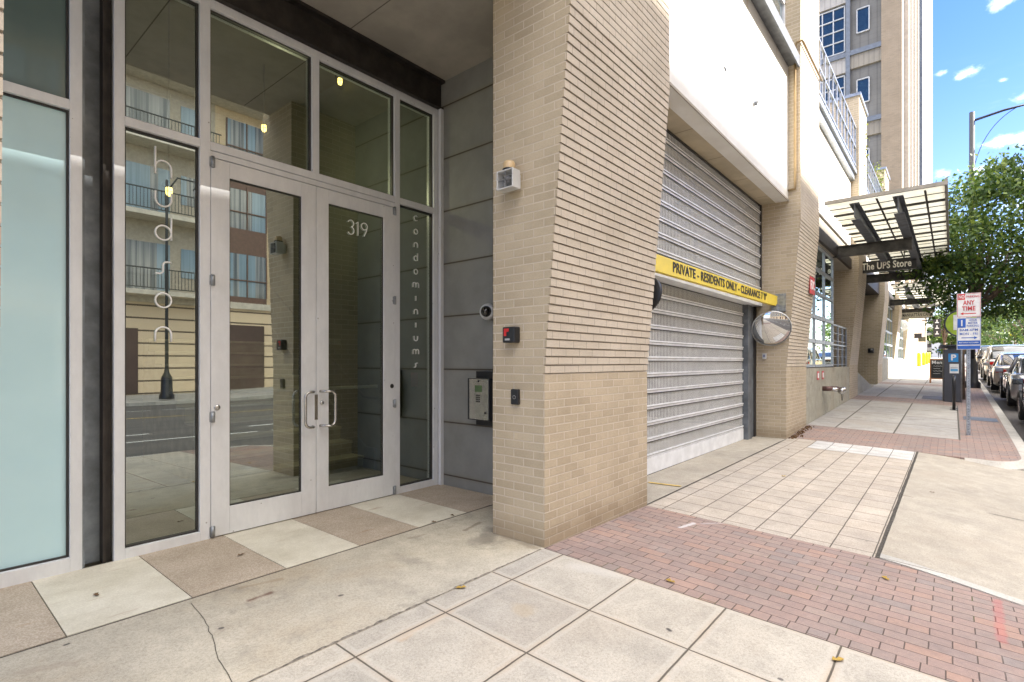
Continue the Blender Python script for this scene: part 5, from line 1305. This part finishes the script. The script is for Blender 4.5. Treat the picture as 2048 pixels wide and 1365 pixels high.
    for sy in (-1, 1):
        z_ = belt - (.20 if suv else .14)
        MB().obox((.045, sy * w_ * .74, z_), (.05, sy * -.02, 0), (.03, sy * .15, 0), (0, 0, .075 if suv else .06)).build('tail_light', tail_red, o, local=True, bevel=.02)
        MB().obox((4.5, sy * w_ * .72, belt - .33), (.12, sy * -.1, 0), (.03, sy * .1, 0), (0, 0, .06)).build('headlight', chrome, o, local=True, bevel=.02)
        MB().obox((3.05, sy * (w_ + .08), belt + .04), (.07, 0, 0), (0, .10, 0), (0, 0, .065)).build('side_mirror', paint if not suv else black_pl, o, local=True, bevel=.02)
        for xh_ in (1.35, 2.35): MB().box(xh_, xh_ + .18, sy * w_ - .01, sy * w_ + .02, belt - .16, belt - .13).build('door_handle', chrome, o, local=True)
        dl_ = MB()
        for xh_ in (1.15, 2.12, 3.1): dl_.box(xh_ - .005, xh_ + .005, sy * w_ * .985 - .004, sy * w_ * .985 + .016, zb + .12, belt - .03)
        dl_.build('door_gap', black_pl, o, local=True)
    MB().box(-.03, .05, -.27, .27, .62 if not suv else .72, .76 if not suv else .86).build('license_plate', wh, o, local=True)
    MB().box(-.05, .10, -w_ * .84, w_ * .84, .30, .40).build('bumper', black_pl, o, local=True, bevel=.02)
    return o
p_silver = plain('champagne car paint', (.36, .33, .29), .3, .6, var=.03, coat=1.0); p_grey = plain('silver grey car paint', (.30, .30, .31), .3, .6, var=.03, coat=1.0)
p_black = plain('black car paint', (.02, .022, .025), .25, .3, var=.03, coat=1.0); p_white = plain('white car paint', (.6, .6, .6), .3, 0, var=.02, coat=1.0); p_red = plain('red car paint', (.35, .03, .03), .3, 0, var=.02, coat=1.0)
def park(x, y): return (x, y, road_z(x + 2, y))
def slope(x): return math.atan((g(x + 4) - g(x)) / 4)
def place(kind, x, y, paint, label, cat, group='cars parked along the curb'):
    o = car(kind, park(x, y), paint, label, cat, group=group); o.rotation_euler = (0, -slope(x), 0); return o
place('suv', 34.0, -2.10, p_silver, 'champagne suv third along the curb with tall roof', 'suv')
place('sedan', 26.6, -2.05, p_silver, 'champagne sedan parked between the tall suv and the grey sedan', 'car')
place('sedan', 19.9, -2.12, p_grey, 'silver grey sedan second from the photo edge', 'car')
place('sedan', 13.6, -2.12, p_black, 'black car at the right photo edge, nearest in the parked row', 'car')
farc = [(45, -2.3, 'sedan', p_white, 'white sedan parked beyond the tall suv'), (53, -2.3, 'suv', p_black, 'black suv parked far beyond the tall suv'), (61, -2.3, 'sedan', p_grey, 'grey sedan farthest but one along the curb'), (70, -2.3, 'sedan', p_red, 'red sedan farthest along the curb'), (84, -2.4, 'sedan', p_white, 'tiny white sedan at the end of the parked row')]
for x, y, k_, pt, lb in farc: place(k_, x, y, pt, lb, 'suv' if k_ == 'suv' else 'car')
# green bus far away
p = ground_pt(1994, 118); o = thing('bus', (p.x, p.y, p.z), 'lime green city bus far down the road', 'bus')
gb = plain('lime bus paint', (.28, .42, .12), .4)
MB().box(p.x, p.x + 11, p.y - 1.3, p.y + 1.3, p.z + .4, p.z + 3.1).build('body', gb, o, bevel=.15)
MB().box(p.x - .02, p.x + .0, p.y - 1.1, p.y + 1.1, p.z + 1.7, p.z + 2.8).box(p.x + .5, p.x + 10.5, p.y + 1.302, p.y + 1.31, p.z + 1.5, p.z + 2.5).build('window', glass_dark, o)
for xx_ in (2.2, 8.5):
    for sy in (-1, 1): MB().lathe((p.x + xx_, p.y + sy * 1.1, p.z + .5), (0, sy, 0), [(0, .25), (.5, .25), (.5, 0)], 18).build('wheel', rubber, o)
# warning sign and far signal
p = ground_pt(2026, 85); o = thing('warning_sign', tuple(p), 'yellow diamond warning sign far down the road', 'sign')
MB().tube([p, p + Vector((0, 0, 3.6))], .05, 6).build('post', galv, o)
q = p + Vector((-.06, 0, 4.1)); m = MB(); r_ = .75
m.add([q + Vector((dx_, r_ * a, r_ * b)) for dx_ in (0, .03) for a, b in ((0, 1), (1, 0), (0, -1), (-1, 0))], [(0, 1, 2, 3), (4, 7, 6, 5), (0, 4, 5, 1), (1, 5, 6, 2), (2, 6, 7, 3), (3, 7, 4, 0)]); m.build('diamond_plate', yellow_p, o)
p = ground_pt(1983, 100); o = thing('traffic_signal', tuple(p), 'traffic signal hanging from a mast arm far down the road', 'traffic light')
MB().tube([p + Vector((0, -8, 0)), p + Vector((0, -8, 8.5))], .12, 8).tube([p + Vector((0, -8, 8.2)), p + Vector((0, .5, 8.6))], .07, 8).build('mast', lp, o)
MB().box(p.x - .15, p.x + .15, p.y - .25, p.y + .25, p.z + 7.4, p.z + 8.6).box(p.x - .15, p.x + .15, p.y - 4.25, p.y - 3.75, p.z + 7.4, p.z + 8.6).build('signal_head', plain('red brown signal', (.30, .04, .03), .5), o)

# ============================================================ FAR BUILDINGS
def far_building(px, d, wx, wy, h, mat, label, floors=4, name='far_building', x=None, y=None):
    p = ground_pt(px, d) if x is None else Vector((x, y, g(x)))
    o = thing(name, tuple(p), label, 'building')
    MB().box(p.x, p.x + wx, p.y, p.y + wy, p.z - .8, p.z + h).box(p.x - .2, p.x + wx + .2, p.y - .2, p.y + wy + .2, p.z + h, p.z + h + .4).build('wall', mat, o)
    m = MB(); fh = h / floors
    for f_ in range(floors):
        for i in range(int(wy / 3)): m.box(p.x - .06, p.x, p.y + .8 + i * 3, p.y + 2.4 + i * 3, p.z + f_ * fh + .9, p.z + f_ * fh + fh - .6)
        for i in range(int(wx / 3)): m.box(p.x + .8 + i * 3, p.x + 2.4 + i * 3, p.y - .06, p.y, p.z + f_ * fh + .9, p.z + f_ * fh + fh - .6)
    m.build('window', glass_blue, o); return o
cream = plain('cream render', (.52, .47, .38), .8); palew = plain('pale render', (.55, .54, .52), .8); rose = plain('rose brick', (.36, .22, .17), .85)
far_building(0, 0, 22, 14, 9.5, cream, 'cream low building beyond the bollards with small windows', 3, x=86, y=3.3)
far_building(0, 0, 24, 16, 12, palew, 'pale four storey building further down the left side', 4, x=112, y=4.0)
far_building(0, 0, 30, 20, 14, rose, 'rose brick building at the far left end of the street', 4, x=140, y=5)
far_building(1962, 190, 20, 14, 14, palew, 'pale building low on the skyline left of the spire', 4)
far_building(2030, 200, 24, 30, 12, cream, 'cream building low behind the roadside trees', 4)
# church
p = ground_pt(1992, 230); o = thing('church', tuple(p), 'church with a tall pointed blue grey spire on the skyline', 'church')
MB().box(p.x - 3, p.x + 3, p.y - 3, p.y + 3, p.z, p.z + 14).box(p.x + 3, p.x + 22, p.y - 6, p.y + 6, p.z, p.z + 9).build('tower', palew, o)
sp_ = MB(); b4 = [(p.x - 3.2, p.y - 3.2, p.z + 14), (p.x + 3.2, p.y - 3.2, p.z + 14), (p.x + 3.2, p.y + 3.2, p.z + 14), (p.x - 3.2, p.y + 3.2, p.z + 14), (p.x, p.y, p.z + 25)]
sp_.add(b4, [(0, 1, 4), (1, 2, 4), (2, 3, 4), (3, 0, 4), (0, 3, 2, 1)]).build('spire', plain('slate spire', (.22, .28, .30), .6), o)
# blade sign and wall signs far left
p = ground_pt(1874, 55); o = thing('blade_sign', (p.x, p.y, p.z + 2.6), 'narrow dark vertical blade sign projecting beyond the bollards', 'sign')
MB().box(p.x, p.x + .12, p.y - .3, p.y + .3, p.z + 2.7, p.z + 4.6).box(p.x, p.x + .1, p.y + .3, p.y + 1.6, p.z + 4.4, p.z + 4.5).build('sign_box', dark_sign, o)
for k in range(3): m = MB(); m.box(p.x - .02, p.x, p.y - .16, p.y + .16, p.z + 2.95 + k * .6, p.z + 3.05 + k * .6).box(p.x - .02, p.x, p.y - .05, p.y + .05, p.z + 3.051 + k * .6, p.z + 3.3 + k * .6); m.build('sign_character', wh, o)
for k, (px_, py_, lb) in enumerate(((1836, 672, 'upper small dark wall sign above the bollards'), (1844, 679, 'lower small olive wall sign above the bollards'))):
    q = unproj(px_, py_, d=44); o = thing('wall_sign', tuple(q), lb, 'sign', 'small signs above the bollards')
    MB().box(q.x, q.x + .1, q.y - .25, q.y + .25, q.z - .2, q.z + .2).box(q.x, q.x + .08, q.y + .25, q.y + 1.2, q.z + .1, q.z + .16).build('sign_box', dark_sign if k == 0 else plain('olive sign', (.12, .12, .07), .6), o)
# wall lamp and round sign on piers
q = unproj(1742, 702, X=27.0); o = thing('wall_lamp', tuple(q), 'small black lamp on the dark brick side of a far pier', 'wall lamp')
MB().box(26.9, 27.1, q.y - .1, q.y + .1, q.z - .1, q.z + .1).lathe((26.9, q.y, q.z), (-1, 0, 0), [(.1, 0), (.08, .08), (0, .1)], 14).build('lamp_body', black_pl, o)
q = unproj(1804, 652, d=34); o = thing('round_wall_sign', tuple(q), 'round white sign on a far pier under the second canopy', 'sign')
MB().lathe(q, (-1, -.1, 0), [(0, -.05), (.33, -.05), (.35, 0), (.33, .04), (0, .042)], 24).build('disc', wh, o); MB().box(q.x + .04, q.x + .08, q.y, q.y + .6, q.z - .03, q.z + .03).build('bracket', black_pl, o)

# ============================================================ PERSON
pp = ground_pt(1879, 80); o = thing('person', tuple(pp), 'person in a blue shirt and dark trousers walking far down the sidewalk', 'person')
V = [((0, 0, .95), .15), ((0, 0, 1.2), .15), ((0, 0, 1.42), .16), ((0, 0, 1.52), .07), ((0, 0, 1.60), .09), ((0, 0, 1.70), .10), ((0, 0, 1.78), .06),
     ((.04, .11, .88), .10), ((.16, .12, .50), .075), ((.05, .12, .08), .05), ((.18, .12, .03), .04), ((-.04, -.11, .88), .10), ((-.12, -.12, .50), .075), ((-.38, -.12, .14), .05), ((-.28, -.12, .05), .04),
     ((0, .20, 1.40), .065), ((-.10, .26, 1.12), .05), ((.04, .27, .88), .035), ((.08, .27, .80), .03), ((0, -.20, 1.40), .065), ((.08, -.26, 1.12), .05), ((.24, -.27, .92), .035), ((.30, -.27, .86), .03)]
E = [(0, 1), (1, 2), (2, 3), (3, 4), (4, 5), (5, 6), (0, 7), (7, 8), (8, 9), (9, 10), (0, 11), (11, 12), (12, 13), (13, 14), (2, 15), (15, 16), (16, 17), (17, 18), (2, 19), (19, 20), (20, 21), (21, 22)]
me = bpy.data.meshes.new('body'); me.from_pydata([v for v, r in V], E, []); bo = bpy.data.objects.new('body', me); COL.objects.link(bo); bo.parent = o
bo.modifiers.new('skin', 'SKIN'); 
for i, (v, r_) in enumerate(V): me.skin_vertices[0].data[i].radius = (r_, r_)
me.skin_vertices[0].data[0].use_root = True
bo.modifiers.new('sub', 'SUBSURF').levels = 1
mb_ = M('clothing and skin').pos(); z_ = mb_.z
cc = mb_.mix(z_.gt(.98), (.04, .045, .06), (.03, .12, .38)); cc = mb_.mix(z_.gt(1.48), cc, (.35, .20, .14)); cc = mb_.mix(z_.gt(1.72), cc, (.03, .02, .015))
me.materials.append(mb_.pbr(cc, .8))

# ============================================================ FALLEN LEAVES
lf_y = plain('dry yellow leaf', (.40, .26, .05), .8, var=.3); lf_b = plain('dry brown leaf', (.16, .09, .04), .8, var=.3)
lp_ = [(1341, 1163, 0, 'yellow leaf lying on the red pavers near the brick pier'), (1771, 1157, 0, 'yellow leaf lying in the middle of the red paving'), (1568, 953, 0, 'largest yellow leaf on the scored driveway'),
       (1607, 933, 1, 'small brown leaf on the scored driveway'), (1577, 900, 1, 'brown leaf on the driveway near the far pier'), (1676, 1320, 0, 'tiny orange leaf in the sidewalk joint at the bottom'), (922, 1176, 0, 'orange scrap beside the broken slab edge'),
       (867, 1044, 1, 'dark leaf on the pale tile near the doors'), (1864, 985, 1, 'brown leaf on the apron concrete'), (905, 1031, 1, 'dark leaf scrap at the tile edge by the pier'), (482, 1110, 1, 'curled dark leaf on the tan tile before the doors'), (193, 1190, 1, 'small dark scrap on the pale tile by the frosted window')]
rg = random.Random(4)
for px_, py_, t_, lb in lp_:
    q = unproj(px_, py_, z=.01); 
    for _ in range(4): q = unproj(px_, py_, z=(gz(q.x, q.y) if q.y < 2.43 else .004) + .006)
    m = MB(); a = rg.random() * 6; s_ = .028 if t_ else .036; c0, s0 = math.cos(a), math.sin(a)
    pr = [(-1, 0, .1), (-.4, .5, .35), (.1, .35, .1), (.5, .55, .4), (1, 0, .15), (.4, -.5, .5), (0, -.3, .1), (-.5, -.45, .3)]
    vs = [(q.x + (x * c0 - y * s0) * s_, q.y + (x * s0 + y * c0) * s_, q.z + z * s_ * .6) for x, y, z in pr]
    m.add(vs + [(q.x, q.y, q.z)], [(i, (i + 1) % 8, 8) for i in range(8)]); tag(m.build('fallen_leaf', lf_b if t_ else lf_y, recalc=False), lb, 'leaf', 'fallen leaves on the paving')
# leaf litter at foot of pier two
m = MB(); pts = [(11.1 + rg.random() * 1.6, 2.40 - abs(rg.gauss(0, .06)), 0) for _ in range(130)]
leaf_cloud(m, [(x, y, gz(x, y) + .015) for x, y, _ in pts], .05, rg, .2); tag(m.build('leaf_litter', lf_b, recalc=False), 'dry brown leaf litter along the foot of the far garage pier', 'leaf litter', kind='stuff')
